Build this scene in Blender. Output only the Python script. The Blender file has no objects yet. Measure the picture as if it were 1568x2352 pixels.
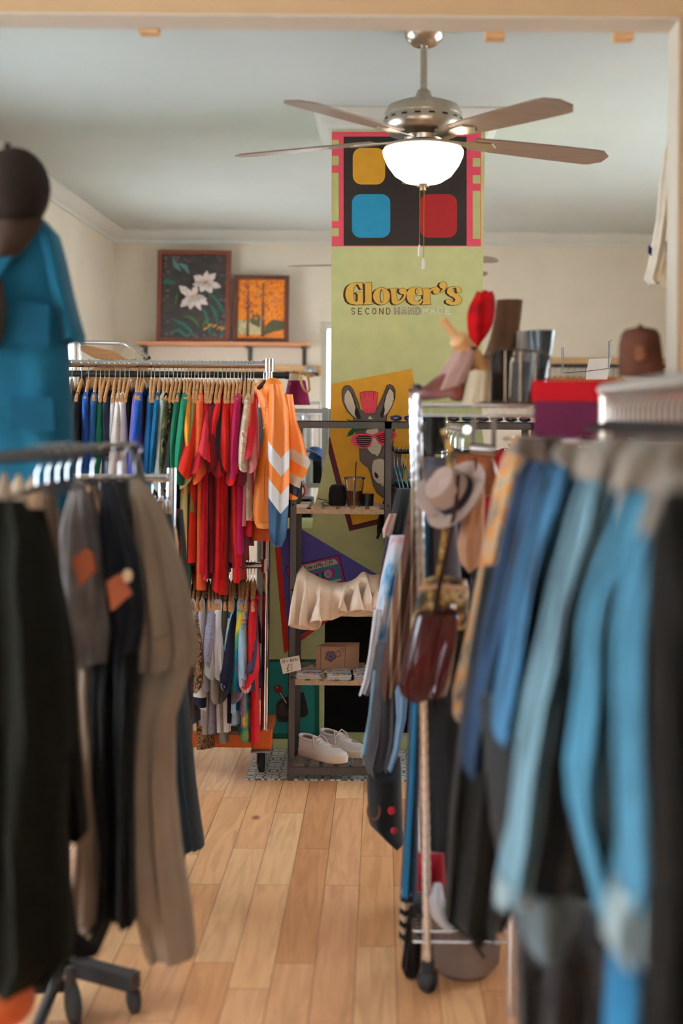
import bpy, math, random
from math import sin, cos, pi, radians as R
from mathutils import Vector as V, Matrix
from mathutils.geometry import tessellate_polygon
sc = bpy.context.scene
col = sc.collection
H = 1.6; F = 2800.0; CX = 876.0; CY = 960.0; ROLL = .008
# ---------------------------------------------------------------- camera
cd = bpy.data.cameras.new('camera'); cam = bpy.data.objects.new('camera', cd); col.objects.link(cam)
cam.matrix_world = Matrix.Translation((0, 0, H)) @ Matrix.Rotation(pi/2, 4, 'X') @ Matrix.Rotation(ROLL, 4, 'Z')
cd.sensor_width = 36; cd.sensor_height = 36; cd.lens = F/2352*36
cd.shift_x = (784-CX)/2352; cd.shift_y = (CY-1176)/2352
cd.clip_start = .05
cd.dof.use_dof = True; cd.dof.focus_distance = 5.5; cd.dof.aperture_fstop = cd.lens/30.0; cd.dof.aperture_blades = 0
sc.camera = cam
sc.view_settings.view_transform = 'Standard'; sc.view_settings.look = 'None'
sc.view_settings.gamma = 1; sc.view_settings.use_curve_mapping = False
sc.view_settings.exposure = -0.05
# ---------------------------------------------------------------- daylight and added fill light
w = bpy.data.worlds.new('sky'); sc.world = w; w.use_nodes = True
w.node_tree.nodes['Background'].inputs[0].default_value = (.86, .93, 1, 1)
w.node_tree.nodes['Background'].inputs[1].default_value = 2.2
def area(name, loc, rot, sx, sy, power, colr):
    l = bpy.data.lights.new(name, 'AREA'); l.shape = 'RECTANGLE'; l.size = sx; l.size_y = sy
    l.energy = power; l.color = colr
    o = bpy.data.objects.new(name, l); col.objects.link(o); o.location = loc; o.rotation_euler = [R(a) for a in rot]
    return o
area('daylight_back_left', (-2.45, 8.15, 1.75), (0, -90, 22), 1.6, 1.1, 400, (.84, .93, 1))
area('daylight_back', (-.14, 10.2, 1.65), (-90, 0, 0), .75, 1.5, 50, (.92, .97, 1))
area('added_fill_mid_left', (-2.45, 4.9, 1.9), (0, -88, 0), 1.5, 1.5, 78, (.84, .94, 1))  # added light out of view, brightens the near ceiling and the rack
area('added_fill_back_right', (3.55, 6.0, 1.75), (0, 90, 0), 1.7, 2.6, 290, (.84, .93, 1))  # added light from the right, source unseen
area('daylight_front_left', (-2.95, 1.3, 1.75), (0, -72, 0), 1.6, 2.2, 640, (.84, .93, 1))
area('added_fill_front', (0.3, -2.9, 1.9), (68, 0, 0), 2.6, 1.5, 84, (.98, .96, .94))  # added fill for the front room, behind the camera

def lin(c):
    return tuple(((x/255)/12.92 if x/255 <= .04045 else ((x/255+.055)/1.055)**2.4) for x in c)
_mats = {}
def mat(key, rgb=None, rough=.8, metal=0, var=.1, scale=18, bump=.12, sheen=0, trans=0, emis=0, alpha=1, spec=.5, stretch=(1, 1, 1)):
    if key in _mats: return _mats[key]
    m = bpy.data.materials.new(key); m.use_nodes = True; nt = m.node_tree; N = nt.nodes; Lk = nt.links
    b = N['Principled BSDF']; c = lin(rgb)
    tc = N.new('ShaderNodeTexCoord'); mp = N.new('ShaderNodeMapping'); mp.inputs['Scale'].default_value = stretch
    Lk.new(tc.outputs['Object'], mp.inputs[0])
    nz = N.new('ShaderNodeTexNoise'); nz.inputs['Scale'].default_value = scale; nz.inputs['Detail'].default_value = 3
    Lk.new(mp.outputs[0], nz.inputs['Vector'])
    rp = N.new('ShaderNodeValToRGB'); rp.color_ramp.elements[0].position = .3; rp.color_ramp.elements[1].position = .7
    rp.color_ramp.elements[0].color = tuple(max(0, x*(1-var)) for x in c)+(1,)
    rp.color_ramp.elements[1].color = tuple(min(1, x*(1+var)) for x in c)+(1,)
    Lk.new(nz.outputs[0], rp.inputs[0]); Lk.new(rp.outputs[0], b.inputs['Base Color'])
    b.inputs['Roughness'].default_value = rough; b.inputs['Metallic'].default_value = metal
    b.inputs['Specular IOR Level'].default_value = spec if rough < .84 or spec != .5 else .15
    if sheen: b.inputs['Sheen Weight'].default_value = sheen
    if trans: b.inputs['Transmission Weight'].default_value = trans
    if alpha < 1: b.inputs['Alpha'].default_value = alpha
    if emis:
        b.inputs['Emission Color'].default_value = c+(1,); b.inputs['Emission Strength'].default_value = emis
    if bump:
        bp = N.new('ShaderNodeBump'); bp.inputs['Strength'].default_value = bump; bp.inputs['Distance'].default_value = .01
        Lk.new(nz.outputs[0], bp.inputs['Height']); Lk.new(bp.outputs[0], b.inputs['Normal'])
    _mats[key] = m
    return m
def cloth(rgb, **k):
    k.setdefault('rough', .9); k.setdefault('spec', .25); k.setdefault('sheen', .1)
    return mat('cloth_%d_%d_%d' % tuple(rgb) + ('' if len(k) == 3 else '_'+'_'.join(str(v) for v in k.values())), rgb, **k)
def ramp_mat(key, coord, stops, rough=.9, scale=4, axis_mul=(1, 1, 1), distort=0, noise=False, const=True, bump=.1):
    """bands or blotches through a colour ramp on an object coordinate or a noise"""
    if key in _mats: return _mats[key]
    m = bpy.data.materials.new(key); m.use_nodes = True; nt = m.node_tree; N = nt.nodes; Lk = nt.links
    b = N['Principled BSDF']; b.inputs['Roughness'].default_value = rough; b.inputs['Specular IOR Level'].default_value = .25
    tc = N.new('ShaderNodeTexCoord'); mp = N.new('ShaderNodeMapping'); mp.inputs['Scale'].default_value = axis_mul
    Lk.new(tc.outputs['Object'], mp.inputs[0])
    if noise:
        s = N.new('ShaderNodeTexNoise'); s.inputs['Scale'].default_value = scale; s.inputs['Detail'].default_value = 4
        s.inputs['Distortion'].default_value = distort; Lk.new(mp.outputs[0], s.inputs['Vector']); out = s.outputs[0]
    else:
        s = N.new('ShaderNodeTexWave'); s.bands_direction = coord; s.wave_profile = 'SAW'; s.inputs['Scale'].default_value = scale
        s.inputs['Distortion'].default_value = distort; Lk.new(mp.outputs[0], s.inputs['Vector']); out = s.outputs[0]
    rp = N.new('ShaderNodeValToRGB'); cr = rp.color_ramp; cr.interpolation = 'CONSTANT' if const else 'LINEAR'
    while len(cr.elements) < len(stops): cr.elements.new(.5)
    for e, (p, c) in zip(cr.elements, stops): e.position = p; e.color = lin(c)+(1,)
    Lk.new(out, rp.inputs[0]); Lk.new(rp.outputs[0], b.inputs['Base Color'])
    if bump:
        bp = N.new('ShaderNodeBump'); bp.inputs['Strength'].default_value = bump; bp.inputs['Distance'].default_value = .01
        Lk.new(out, bp.inputs['Height']); Lk.new(bp.outputs[0], b.inputs['Normal'])
    _mats[key] = m
    return m

def P(px, py, D):
    dx = px-CX; dy = CY-py
    return V(((dx*cos(ROLL)-dy*sin(ROLL))*D/F, D, H+(dx*sin(ROLL)+dy*cos(ROLL))*D/F))

class M:
    def __init__(s, o=(0, 0, 0)):
        s.o = V(o); s.v = []; s.f = []; s.m = []; s.mi = 0
    def add(s, vs, fs):
        n = len(s.v); s.v += [V(x) for x in vs]
        for f in fs: s.f.append([n+i for i in f]); s.m.append(s.mi)
    def box(s, a, b, rot=None):
        a = V(a); b = V(b); c = (a+b)/2
        vs = [V((x, y, z)) for x in (a.x, b.x) for y in (a.y, b.y) for z in (a.z, b.z)]
        if rot is not None: vs = [c+rot @ (v-c) for v in vs]
        s.add(vs, [(0, 1, 3, 2), (4, 6, 7, 5), (0, 4, 5, 1), (2, 3, 7, 6), (0, 2, 6, 4), (1, 5, 7, 3)])
    def cbox(s, c, sz, rot=None):
        c = V(c); h = V(sz)/2; s.box(c-h, c+h, rot)
    def loft(s, rings, cap=(True, True), closed=True):
        n = len(rings[0]); vs = [p for r in rings for p in r]; fs = []
        for j in range(len(rings)-1):
            for i in range(n if closed else n-1):
                k = (i+1) % n
                fs.append((j*n+i, j*n+k, (j+1)*n+k, (j+1)*n+i))
        if cap[0]: fs.append(tuple(range(n-1, -1, -1)))
        if cap[1]: fs.append(tuple((len(rings)-1)*n+i for i in range(n)))
        s.add(vs, fs)
    def tube(s, pts, r, n=8, cap=True, closed=False):
        pts = [V(p) for p in pts]; rings = []; up = None; L = len(pts)
        for i, p in enumerate(pts):
            a = pts[i-1] if (i > 0 or closed) else p; b = pts[(i+1) % L] if (i < L-1 or closed) else p
            t = (b-a).normalized()
            if up is None:
                up = V((0, 0, 1)) if abs(t.z) < .9 else V((0, 1, 0))
            u = (up-t*up.dot(t)).normalized(); up = u; w_ = t.cross(u)
            rr = r[i] if isinstance(r, (list, tuple)) else r
            rings.append([p+(u*cos(2*pi*k/n)+w_*sin(2*pi*k/n))*rr for k in range(n)])
        if closed: rings.append(rings[0]); cap = False
        s.loft(rings, (cap, cap))
    def cyl(s, a, b, r, r2=None, n=16):
        s.tube([a, b], [r, r if r2 is None else r2], n)
    def lathe(s, c, prof, n=24, rot=None):
        c = V(c); rings = []
        for (r, z) in prof:
            ring = [V((r*cos(2*pi*k/n), r*sin(2*pi*k/n), z)) for k in range(n)]
            if rot is not None: ring = [rot @ q for q in ring]
            rings.append([c+q for q in ring])
        s.loft(rings, (prof[0][0] > 1e-4, prof[-1][0] > 1e-4))
    def ball(s, c, r, n=16, rot=None):
        if not isinstance(r, (tuple, list)): r = (r, r, r)
        rings = []
        for j in range(n//2+1):
            a = -pi/2+pi*j/(n//2)
            ring = [V((r[0]*max(cos(a), .001)*cos(2*pi*k/n), r[1]*max(cos(a), .001)*sin(2*pi*k/n), r[2]*sin(a))) for k in range(n)]
            if rot is not None: ring = [rot @ q for q in ring]
            rings.append([V(c)+q for q in ring])
        s.loft(rings, (False, False))
    def poly(s, pts):
        pts = [V(p) for p in pts]
        tr = tessellate_polygon([pts]); s.add(pts, tr)
    def prism(s, pts, d):
        """closed outline (3D, planar) pushed along d"""
        pts = [V(p) for p in pts]; d = V(d); n = len(pts)
        tr = [tuple(t) for t in tessellate_polygon([pts])]
        s.add(pts+[p+d for p in pts], tr+[tuple(n+i for i in reversed(t)) for t in tr]+[(i, (i+1) % n, n+(i+1) % n, n+i) for i in range(n)])
    def build(s, name, mats, parent=None, smooth=True, ang=42, bevel=0, solid=0, origin=None):
        if parent is None and origin is None and s.v:
            xs = [p.x for p in s.v]; ys = [p.y for p in s.v]; zs = [p.z for p in s.v]
            origin = V(((min(xs)+max(xs))/2, (min(ys)+max(ys))/2, min(zs))) if s.o.length == 0 else s.o
        off = V(origin) if origin is not None else s.o
        me = bpy.data.meshes.new(name); me.from_pydata([tuple(v-off) for v in s.v], [], s.f)
        if not isinstance(mats, (list, tuple)): mats = [mats]
        for m_ in mats: me.materials.append(m_)
        for p_, i_ in zip(me.polygons, s.m): p_.material_index = min(i_, len(mats)-1)
        import bmesh
        bm = bmesh.new(); bm.from_mesh(me)
        bmesh.ops.recalc_face_normals(bm, faces=bm.faces); bm.to_mesh(me); bm.free()
        if smooth:
            me.shade_smooth(); me.set_sharp_from_angle(angle=R(ang))
        o = bpy.data.objects.new(name, me); col.objects.link(o)
        if parent is not None: o.parent = parent
        else: o.location = off
        if bevel:
            b = o.modifiers.new('bevel', 'BEVEL'); b.width = bevel; b.segments = 2; b.limit_method = 'ANGLE'
        if solid:
            b = o.modifiers.new('solid', 'SOLIDIFY'); b.thickness = solid; b.offset = 0
        return o
def tag(o, label, cat, group=None, kind=None):
    if label: o['label'] = label
    if cat: o['category'] = cat
    if group: o['group'] = group
    if kind: o['kind'] = kind
    return o
def struct(o): o['kind'] = 'structure'; return o
def thing(name, label, cat, loc=(0, 0, 0), group=None, rz=0):
    o = bpy.data.objects.new(name, None); col.objects.link(o); o.empty_display_size = .05
    o.location = loc; o.rotation_euler = (0, 0, rz)
    return tag(o, label, cat, group)
def copy_tree(o, parent=None):
    c = o.copy(); col.objects.link(c)
    if parent is not None: c.parent = parent
    for ch in [q for q in bpy.data.objects if q.parent == o]: copy_tree(ch, c)
    return c
def lerp(a, b, t): return a+(b-a)*t
rnd = random.Random(7)

chrome = mat('chrome', (215, 215, 218), .16, 1, .04, 30, 0)
steel = mat('brushed_nickel', (190, 178, 162), .34, 1, .06, 60, .02)
blackmetal = mat('black_powder_coat', (38, 34, 34), .45, 0, .1, 80, .05)
greymetal = mat('grey_painted_steel', (84, 78, 76), .45, .2, .08, 80, .05)
galv = mat('galvanised_steel', (150, 150, 152), .4, .6, .1, 60, .03)
rubber = mat('black_rubber', (28, 27, 28), .7, 0, .1, 60, .05)
woodh = mat('hanger_wood', (206, 150, 98), .5, 0, .14, 12, .03, stretch=(1, 1, 9))
woodp = mat('pale_pine', (205, 160, 112), .6, 0, .14, 9, .05, stretch=(1, 8, 8))
woodr = mat('red_brown_frame_wood', (108, 48, 30), .4, 0, .15, 12, .05)
white = mat('white_trim_paint', (212, 212, 204), .55, 0, .02, 12, .02)
paper = mat('white_paper', (232, 228, 222), .7, 0, .03, 30, .02)
brass = mat('old_brass', (178, 132, 70), .35, 1, .1, 40, .02)
# ================================================================ ROOM
wallp = mat('cream_wall_paint', (222, 210, 192), .85, 0, .03, 3, .05)
ceilp = mat('ceiling_paint', (200, 208, 205), .9, 0, .02, 2, .03)
tanp = mat('tan_header_paint', (192, 158, 118), .8, 0, .03, 4, .03)
jambp = mat('pale_reveal_paint', (206, 194, 176), .7, 0, .03, 4, .03)
CE = 3.08; YB = 9.75
# floor : planks running away from the camera
def floor_material():
    m = bpy.data.materials.new('plank_floor'); m.use_nodes = True; nt = m.node_tree; N = nt.nodes; Lk = nt.links
    b = N['Principled BSDF']
    tc = N.new('ShaderNodeTexCoord'); mp = N.new('ShaderNodeMapping'); mp.inputs['Rotation'].default_value = (0, 0, R(90))
    mp.inputs['Location'].default_value = (.37, .0635, 0)
    Lk.new(tc.outputs['Object'], mp.inputs[0])
    br = N.new('ShaderNodeTexBrick'); br.offset = .37; br.offset_frequency = 2; br.squash = .8; br.squash_frequency = 3
    br.inputs['Scale'].default_value = 1; br.inputs['Brick Width'].default_value = .95; br.inputs['Row Height'].default_value = .1185
    br.inputs['Mortar Size'].default_value = .0011; br.inputs['Mortar Smooth'].default_value = .3; br.inputs['Bias'].default_value = 0
    br.inputs['Color1'].default_value = (0, 0, 0, 1); br.inputs['Color2'].default_value = (1, 1, 1, 1); br.inputs['Mortar'].default_value = (.5, .5, .5, 1)
    Lk.new(mp.outputs[0], br.inputs['Vector'])
    # per-plank tone
    rp = N.new('ShaderNodeValToRGB'); cr = rp.color_ramp
    cols = [(0, (214, 150, 104)), (.25, (232, 168, 118)), (.5, (244, 186, 134)), (.72, (232, 170, 124)), (1, (248, 196, 144))]
    while len(cr.elements) < 5: cr.elements.new(.5)
    for e, (p, c) in zip(cr.elements, cols): e.position = p; e.color = lin(c)+(1,)
    Lk.new(br.outputs['Color'], rp.inputs[0])
    # grain: stretched noise, shifted per plank
    mp2 = N.new('ShaderNodeMapping'); mp2.inputs['Scale'].default_value = (16, 1.5, 1)
    Lk.new(tc.outputs['Object'], mp2.inputs[0])
    ad = N.new('ShaderNodeVectorMath'); ad.operation = 'MULTIPLY_ADD'; ad.inputs[1].default_value = (37, 19, 11)
    Lk.new(br.outputs['Color'], ad.inputs[0]); Lk.new(mp2.outputs[0], ad.inputs[2])
    gr = N.new('ShaderNodeTexNoise'); gr.inputs['Scale'].default_value = 1.3; gr.inputs['Detail'].default_value = 8; gr.inputs['Distortion'].default_value = 1.6
    Lk.new(ad.outputs[0], gr.inputs['Vector'])
    g2 = N.new('ShaderNodeValToRGB'); g2.color_ramp.elements[0].position = .33; g2.color_ramp.elements[0].color = (.38, .3, .26, 1)
    g2.color_ramp.elements[1].position = .58; g2.color_ramp.elements[1].color = (1, 1, 1, 1)
    Lk.new(gr.outputs[0], g2.inputs[0])
    mx = N.new('ShaderNodeMix'); mx.data_type = 'RGBA'; mx.blend_type = 'MULTIPLY'; mx.inputs[0].default_value = .32
    Lk.new(rp.outputs[0], mx.inputs[6]); Lk.new(g2.outputs[0], mx.inputs[7])
    # knots
    mpk = N.new('ShaderNodeMapping'); mpk.inputs['Scale'].default_value = (3.2, 1.9, 1); Lk.new(tc.outputs['Object'], mpk.inputs[0])
    vk = N.new('ShaderNodeTexVoronoi'); vk.inputs['Scale'].default_value = 1.0; Lk.new(mpk.outputs[0], vk.inputs['Vector'])
    rk = N.new('ShaderNodeValToRGB'); rk.color_ramp.elements[0].position = .02; rk.color_ramp.elements[0].color = (.25, .15, .1, 1)
    rk.color_ramp.elements[1].position = .075; rk.color_ramp.elements[1].color = (1, 1, 1, 1); Lk.new(vk.outputs['Distance'], rk.inputs[0])
    mk = N.new('ShaderNodeMix'); mk.data_type = 'RGBA'; mk.blend_type = 'MULTIPLY'; mk.inputs[0].default_value = .8
    Lk.new(mx.outputs[2], mk.inputs[6]); Lk.new(rk.outputs[0], mk.inputs[7])
    # seams
    ms = N.new('ShaderNodeMix'); ms.data_type = 'RGBA'; ms.inputs[7].default_value = lin((92, 52, 34))+(1,)
    Lk.new(br.outputs['Fac'], ms.inputs[0]); Lk.new(mk.outputs[2], ms.inputs[6])
    Lk.new(ms.outputs[2], b.inputs['Base Color'])
    b.inputs['Roughness'].default_value = .27; b.inputs['Specular IOR Level'].default_value = .6
    bp = N.new('ShaderNodeBump'); bp.inputs['Strength'].default_value = .08; bp.inputs['Distance'].default_value = .004
    Lk.new(gr.outputs[0], bp.inputs['Height']); Lk.new(bp.outputs[0], b.inputs['Normal'])
    return m
m = M(); m.box((-2.75, -3.0, -.1), (3.4, YB+.15, 0)); struct(m.build('floor', floor_material(), origin=(0, 0, 0), smooth=False))
m = M(); m.box((-2.75, -3.0, CE), (3.4, YB+.15, CE+.1)); struct(m.build('ceiling', ceilp, smooth=False))
def wall_x(name, x0, x1, y0, y1, holes, mt):
    """wall in the YZ plane with rectangular holes (y0,y1,z0,z1)"""
    m = M(); ys = y0
    for (a, b, c, d) in holes:
        m.box((x0, ys, 0), (x1, a, CE)); m.box((x0, a, 0), (x1, b, c)); m.box((x0, a, d), (x1, b, CE)); ys = b
    m.box((x0, ys, 0), (x1, y1, CE)); return struct(m.build(name, mt, smooth=False))
def wall_y(name, y0, y1, x0, x1, holes, mt):
    m = M(); xs = x0
    for (a, b, c, d) in holes:
        m.box((xs, y0, 0), (a, y1, CE)); m.box((a, y0, 0), (b, y1, c)); m.box((a, y0, d), (b, y1, CE)); xs = b
    m.box((xs, y0, 0), (x1, y1, CE)); return struct(m.build(name, mt, smooth=False))
wall_x('wall_left', -2.3, -2.15, 3.41, YB, [(4.1, 5.7, .95, 2.6), (7.6, 8.72, .95, 2.2)], wallp)
wall_x('wall_front_left', -2.75, -2.6, -3.0, 3.41, [(.1, 2.5, .9, 2.5)], wallp)
wall_x('wall_right', 3.2, 3.35, -3.0, YB, [(4.6, 7.4, .9, 2.6)], wallp)
wall_y('wall_back', YB, YB+.15, -2.3, 3.35, [(-.87, -.53, .9, 1.66), (-.49, .2, .9, 2.36)], wallp)
wall_y('wall_front', -3.0, -2.85, -2.6, 3.2, [(-1.1, 1.7, 1.0, 2.6)], wallp)
# partition with the wide opening the photo looks through
HZ = 2.69
m = M(); m.mi = 0
m.box((-2.6, 3.30, 0), (-1.17, 3.41, CE)); m.box((.80, 3.30, 0), (3.2, 3.41, CE)); m.box((-1.17, 3.30, HZ), (.80, 3.41, CE))
struct(m.build('wall_partition', tanp, smooth=False))
m = M(); m.box((-1.17, 3.297, HZ-.006), (.80, 3.413, HZ)); m.box((.794, 3.297, 0), (.80, 3.413, HZ)); m.box((-1.17, 3.297, 0), (-1.164, 3.413, HZ))
struct(m.build('trim_1', jambp, smooth=False))
def window(n, ax, pos, a0, a1, z0, z1, bars=1):
    t = bpy.data.objects.new('window_%d' % n, None); col.objects.link(t); struct(t)
    mid = (a0+a1)/2
    t.location = (pos, mid, z0) if ax == 'x' else (mid, pos, z0)
    def bx(m, a, b, c, d, th):
        if ax == 'x': m.box((pos-th, a, c), (pos+th, b, d))
        else: m.box((a, pos-th, c), (b, pos+th, d))
    m = M(t.location); f = .05
    bx(m, a0+f, a1-f, z0, z0+f, .03); bx(m, a0+f, a1-f, z1-f, z1, .03); bx(m, a0, a0+f, z0, z1, .032); bx(m, a1-f, a1, z0, z1, .032)
    zm = (z0+z1)/2; bx(m, a0+f, a1-f, zm-.02, zm+.02, .025)
    for k in range(1, bars): 
        q = lerp(a0, a1, k/bars); bx(m, q-.02, q+.02, z0+f, z1-f, .022)
    m.build('window_frame', white, t, smooth=False)
    m = M(t.location); bx(m, a0+f, a1-f, z0+f, z1-f, .002)
    m.build('pane', mat('window_glass', (245, 248, 250), .02, 0, 0, 5, 0, trans=1), t, smooth=False)
    return t
window(1, 'x', -2.225, 7.6, 8.72, .95, 2.2)
window(2, 'y', YB+.07, -.49, .2, .9, 2.36)
window(7, 'x', -2.225, 4.1, 5.7, .95, 2.6, 2)  # made-up window out of view, goes with the added mid-left light
window(6, 'y', YB+.07, -.87, -.53, .9, 1.66)
window(3, 'x', -2.675, .1, 2.5, .9, 2.5, 2)
window(4, 'x', 3.275, 4.6, 7.4, .9, 2.6, 2)  # unseen window, added to let light in from the right
window(5, 'y', -2.92, -1.1, 1.7, 1.0, 2.6, 2)  # unseen window behind the camera, added as fill for the front room
# crown moulding: stepped profile swept along a wall
crownp = [(a*.8, b*.78) for a, b in [(0, 0), (.11, 0), (.11, .015), (.095, .022), (.085, .045), (.055, .07), (.03, .095), (.022, .1), (.022, .125), (0, .125)]]
def crown(name, pts, inward):
    m = M(); rings = []
    for (x, y), (ix, iy) in zip(pts, inward):
        rings.append([V((x+ix*a, y+iy*a, CE-b)) for a, b in crownp])
    m.loft(rings); return struct(m.build(name, white, ang=60))
crown('trim_2', [(-2.15, 3.41), (-2.15, YB), (3.2, YB), (3.2, 3.41)], [(1, 0), (1, -1), (-1, -1), (-1, 0)])
m = M(); 
for (a, b) in (((-2.15, YB-.02, 0), (3.2, YB, .12)), ((-2.15, 3.42, 0), (-2.13, YB, .12))): m.box(a, b)
struct(m.build('baseboard_back', white, smooth=False))

# small wood blocks under the header
for k, (x0, x1, y0, y1) in enumerate([(320, 365, 62, 78), (1114, 1159, 66, 90), (1409, 1454, 66, 92)]):
    a = P(x0, y0, 3.43); b = P(x1, y1, 3.43)
    m = M(); m.box((a.x, 3.414, b.z), (b.x, 3.46, HZ+.03))
    tag(m.build('wood_block', woodp, bevel=.002),
        ['small pale wood block high on the far side of the header, leftmost of three', 'small pale wood block on the header just right of the ceiling fan rod', 'small pale wood block on the header near its right corner'][k], 'wood block', 'wood blocks along the header')

# patterned cement tile hearth
def tile_material():
    m = bpy.data.materials.new('patterned_cement_tile'); m.use_nodes = True; nt = m.node_tree; N = nt.nodes; Lk = nt.links
    b = N['Principled BSDF']; b.inputs['Roughness'].default_value = .3
    def mth(op, a, b_=None):
        n = N.new('ShaderNodeMath'); n.operation = op
        for i, q in enumerate((a, b_)):
            if q is None: continue
            if isinstance(q, (int, float)): n.inputs[i].default_value = q
            else: Lk.new(q, n.inputs[i])
        return n.outputs[0]
    tc = N.new('ShaderNodeTexCoord'); sp = N.new('ShaderNodeSeparateXYZ'); Lk.new(tc.outputs['Object'], sp.inputs[0])
    T = .19
    def local(o): return mth('SUBTRACT', mth('FRACT', mth('ADD', mth('DIVIDE', o, T), 50.13)), .5)
    u = mth('ABSOLUTE', local(sp.outputs[0])); v = mth('ABSOLUTE', local(sp.outputs[1]))
    def dist(cx, cy): 
        a = mth('SUBTRACT', u, cx); c = mth('SUBTRACT', v, cy)
        return mth('SQRT', mth('ADD', mth('MULTIPLY', a, a), mth('MULTIPLY', c, c)))
    def ring(cx, cy, r, wd): return mth('LESS_THAN', mth('ABSOLUTE', mth('SUBTRACT', dist(cx, cy), r)), wd)
    pat = None
    for q in [(.0, .0, .1, .02), (.22, .22, .12, .016), (.5, .5, .2, .022), (.36, .07, .07, .014), (.07, .36, .07, .014), (.5, 0, .12, .014), (0, .5, .12, .014)]:
        r_ = ring(*q); pat = r_ if pat is None else mth('MAXIMUM', pat, r_)
    edge = mth('GREATER_THAN', mth('MAXIMUM', u, v), .492)
    mx = N.new('ShaderNodeMix'); mx.data_type = 'RGBA'; mx.inputs[6].default_value = lin((226, 230, 226))+(1,); mx.inputs[7].default_value = lin((92, 94, 92))+(1,)
    Lk.new(pat, mx.inputs[0])
    m2 = N.new('ShaderNodeMix'); m2.data_type = 'RGBA'; m2.inputs[7].default_value = lin((130, 126, 118))+(1,)
    Lk.new(edge, m2.inputs[0]); Lk.new(mx.outputs[2], m2.inputs[6]); Lk.new(m2.outputs[2], b.inputs['Base Color'])
    return m
m = M(); m.box((-.59, 5.37, 0), (.83, 5.86, .006))
tag(m.build('tiled_hearth', tile_material(), smooth=False), 'grey and white patterned tile hearth laid into the floor before the chimney', 'hearth tiles')

# ================================================================ CHIMNEY with mural
CY_ = 5.86
green = mat('olive_green_wall_paint', (200, 202, 142), .75, 0, .05, 14, .12)
def CP(px, py): return P(px, py, CY_)
pl = [(762, 262), (761, 420), (761, 700), (758, 980), (750, 1040), (735, 1110), (722, 1160), (716, 1213), (606, 1214)]
pts = [CP(*q) for q in pl]
xc = .118
left = [(p.x, p.z) for p in pts]; left[0] = (left[0][0], CE); left.append((left[-1][0], 0))
right = [(2*xc-x, z) for x, z in reversed(left)]
fx0 = CP(745, 1416).x; fx1 = 2*xc-fx0; fz1 = CP(745, 1416).z; fz0 = .075
ch = thing('chimney_breast', 'olive green painted chimney breast covered with a colourful mural', 'chimney breast', (xc, CY_, 0))
m = M(ch.location)
outline = left+[(fx0, 0), (fx0, fz1), (fx1, fz1), (fx1, 0)]+right
m.prism([(x, CY_, z) for x, z in outline], (0, .62, 0))
m.box((fx0-.01, CY_+.001, -.0), (fx1+.01, CY_+.3, fz0))
m.build('wall', green, ch, ang=30)
m = M(ch.location); m.box((fx0, CY_+.05, fz0), (fx1, CY_+.07, fz1))
m.build('fireplace_board', mat('sooty_black_board', (16, 14, 13), .85, 0, .6, 9, .4), ch, smooth=False)
m = M(ch.location); rings = []
xa, xb = left[0][0], 2*xc-left[0][0]
for (x, y), (ix, iy) in zip([(xa, CY_+.62), (xa, CY_), (xb, CY_), (xb, CY_+.62)], [(-1, 0), (-1, -1), (1, -1), (1, 0)]):
    rings.append([V((x+ix*a, y+iy*a, CE-b)) for a, b in crownp])
m.loft(rings); m.build('cornice', white, ch, ang=60)

def pm(k, c): return mat('mural_'+k, c, .7, 0, .05, 20, .06)
cols = dict(pink=(232, 78, 104), black=(44, 32, 26), yellow=(222, 160, 34), blue=(28, 146, 190), red=(176, 26, 30), green=(190, 192, 130),
            gold=(222, 176, 72), brown=(84, 44, 22), cream=(214, 200, 176), maroon=(98, 28, 36), grey=(104, 92, 84), dark=(34, 26, 24),
            mohawk=(234, 72, 92), leaf=(30, 92, 56), purple=(98, 84, 170), scarlet=(214, 46, 20), teal=(20, 138, 130), dteal=(14, 92, 62),
            magenta=(178, 56, 130), aqua=(34, 150, 180), white=(222, 214, 204), lilac=(150, 140, 190), wine=(120, 24, 20), ltext=(240, 236, 226), mid=(66, 58, 52))
MK = list(cols); MM = [pm(k, cols[k]) for k in MK]
mu = M(ch.location)
mu2 = None
def paint(c, pts, layer, T=None):
    cur.mi = MK.index(c)
    q = [(T(*p) if T else p) for p in pts]
    cur.poly([CP(*p)-V((0, .0008*layer, 0)) for p in q])
def circ(cx, cy, rx, ry=None, n=24): 
    ry = ry or rx
    return [(cx+rx*cos(2*pi*k/n), cy+ry*sin(2*pi*k/n)) for k in range(n)]
def line(c, pts, w_, layer, T=None, closed=False):
    q = [(T(*p) if T else p) for p in pts]
    if closed: q = q+[q[0]]
    for a, b in zip(q, q[1:]):
        dx, dy = b[0]-a[0], b[1]-a[1]; L = math.hypot(dx, dy) or 1; nx, ny = -dy/L*w_/2, dx/L*w_/2; ex, ey = dx/L*w_*.3, dy/L*w_*.3
        paint(c, [(a[0]-ex+nx, a[1]-ey+ny), (b[0]+ex+nx, b[1]+ey+ny), (b[0]+ex-nx, b[1]+ey-ny), (a[0]-ex-nx, a[1]-ey-ny)], layer)
def rect(x0, y0, x1, y1): return [(x0, y0), (x1, y0), (x1, y1), (x0, y1)]
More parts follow.
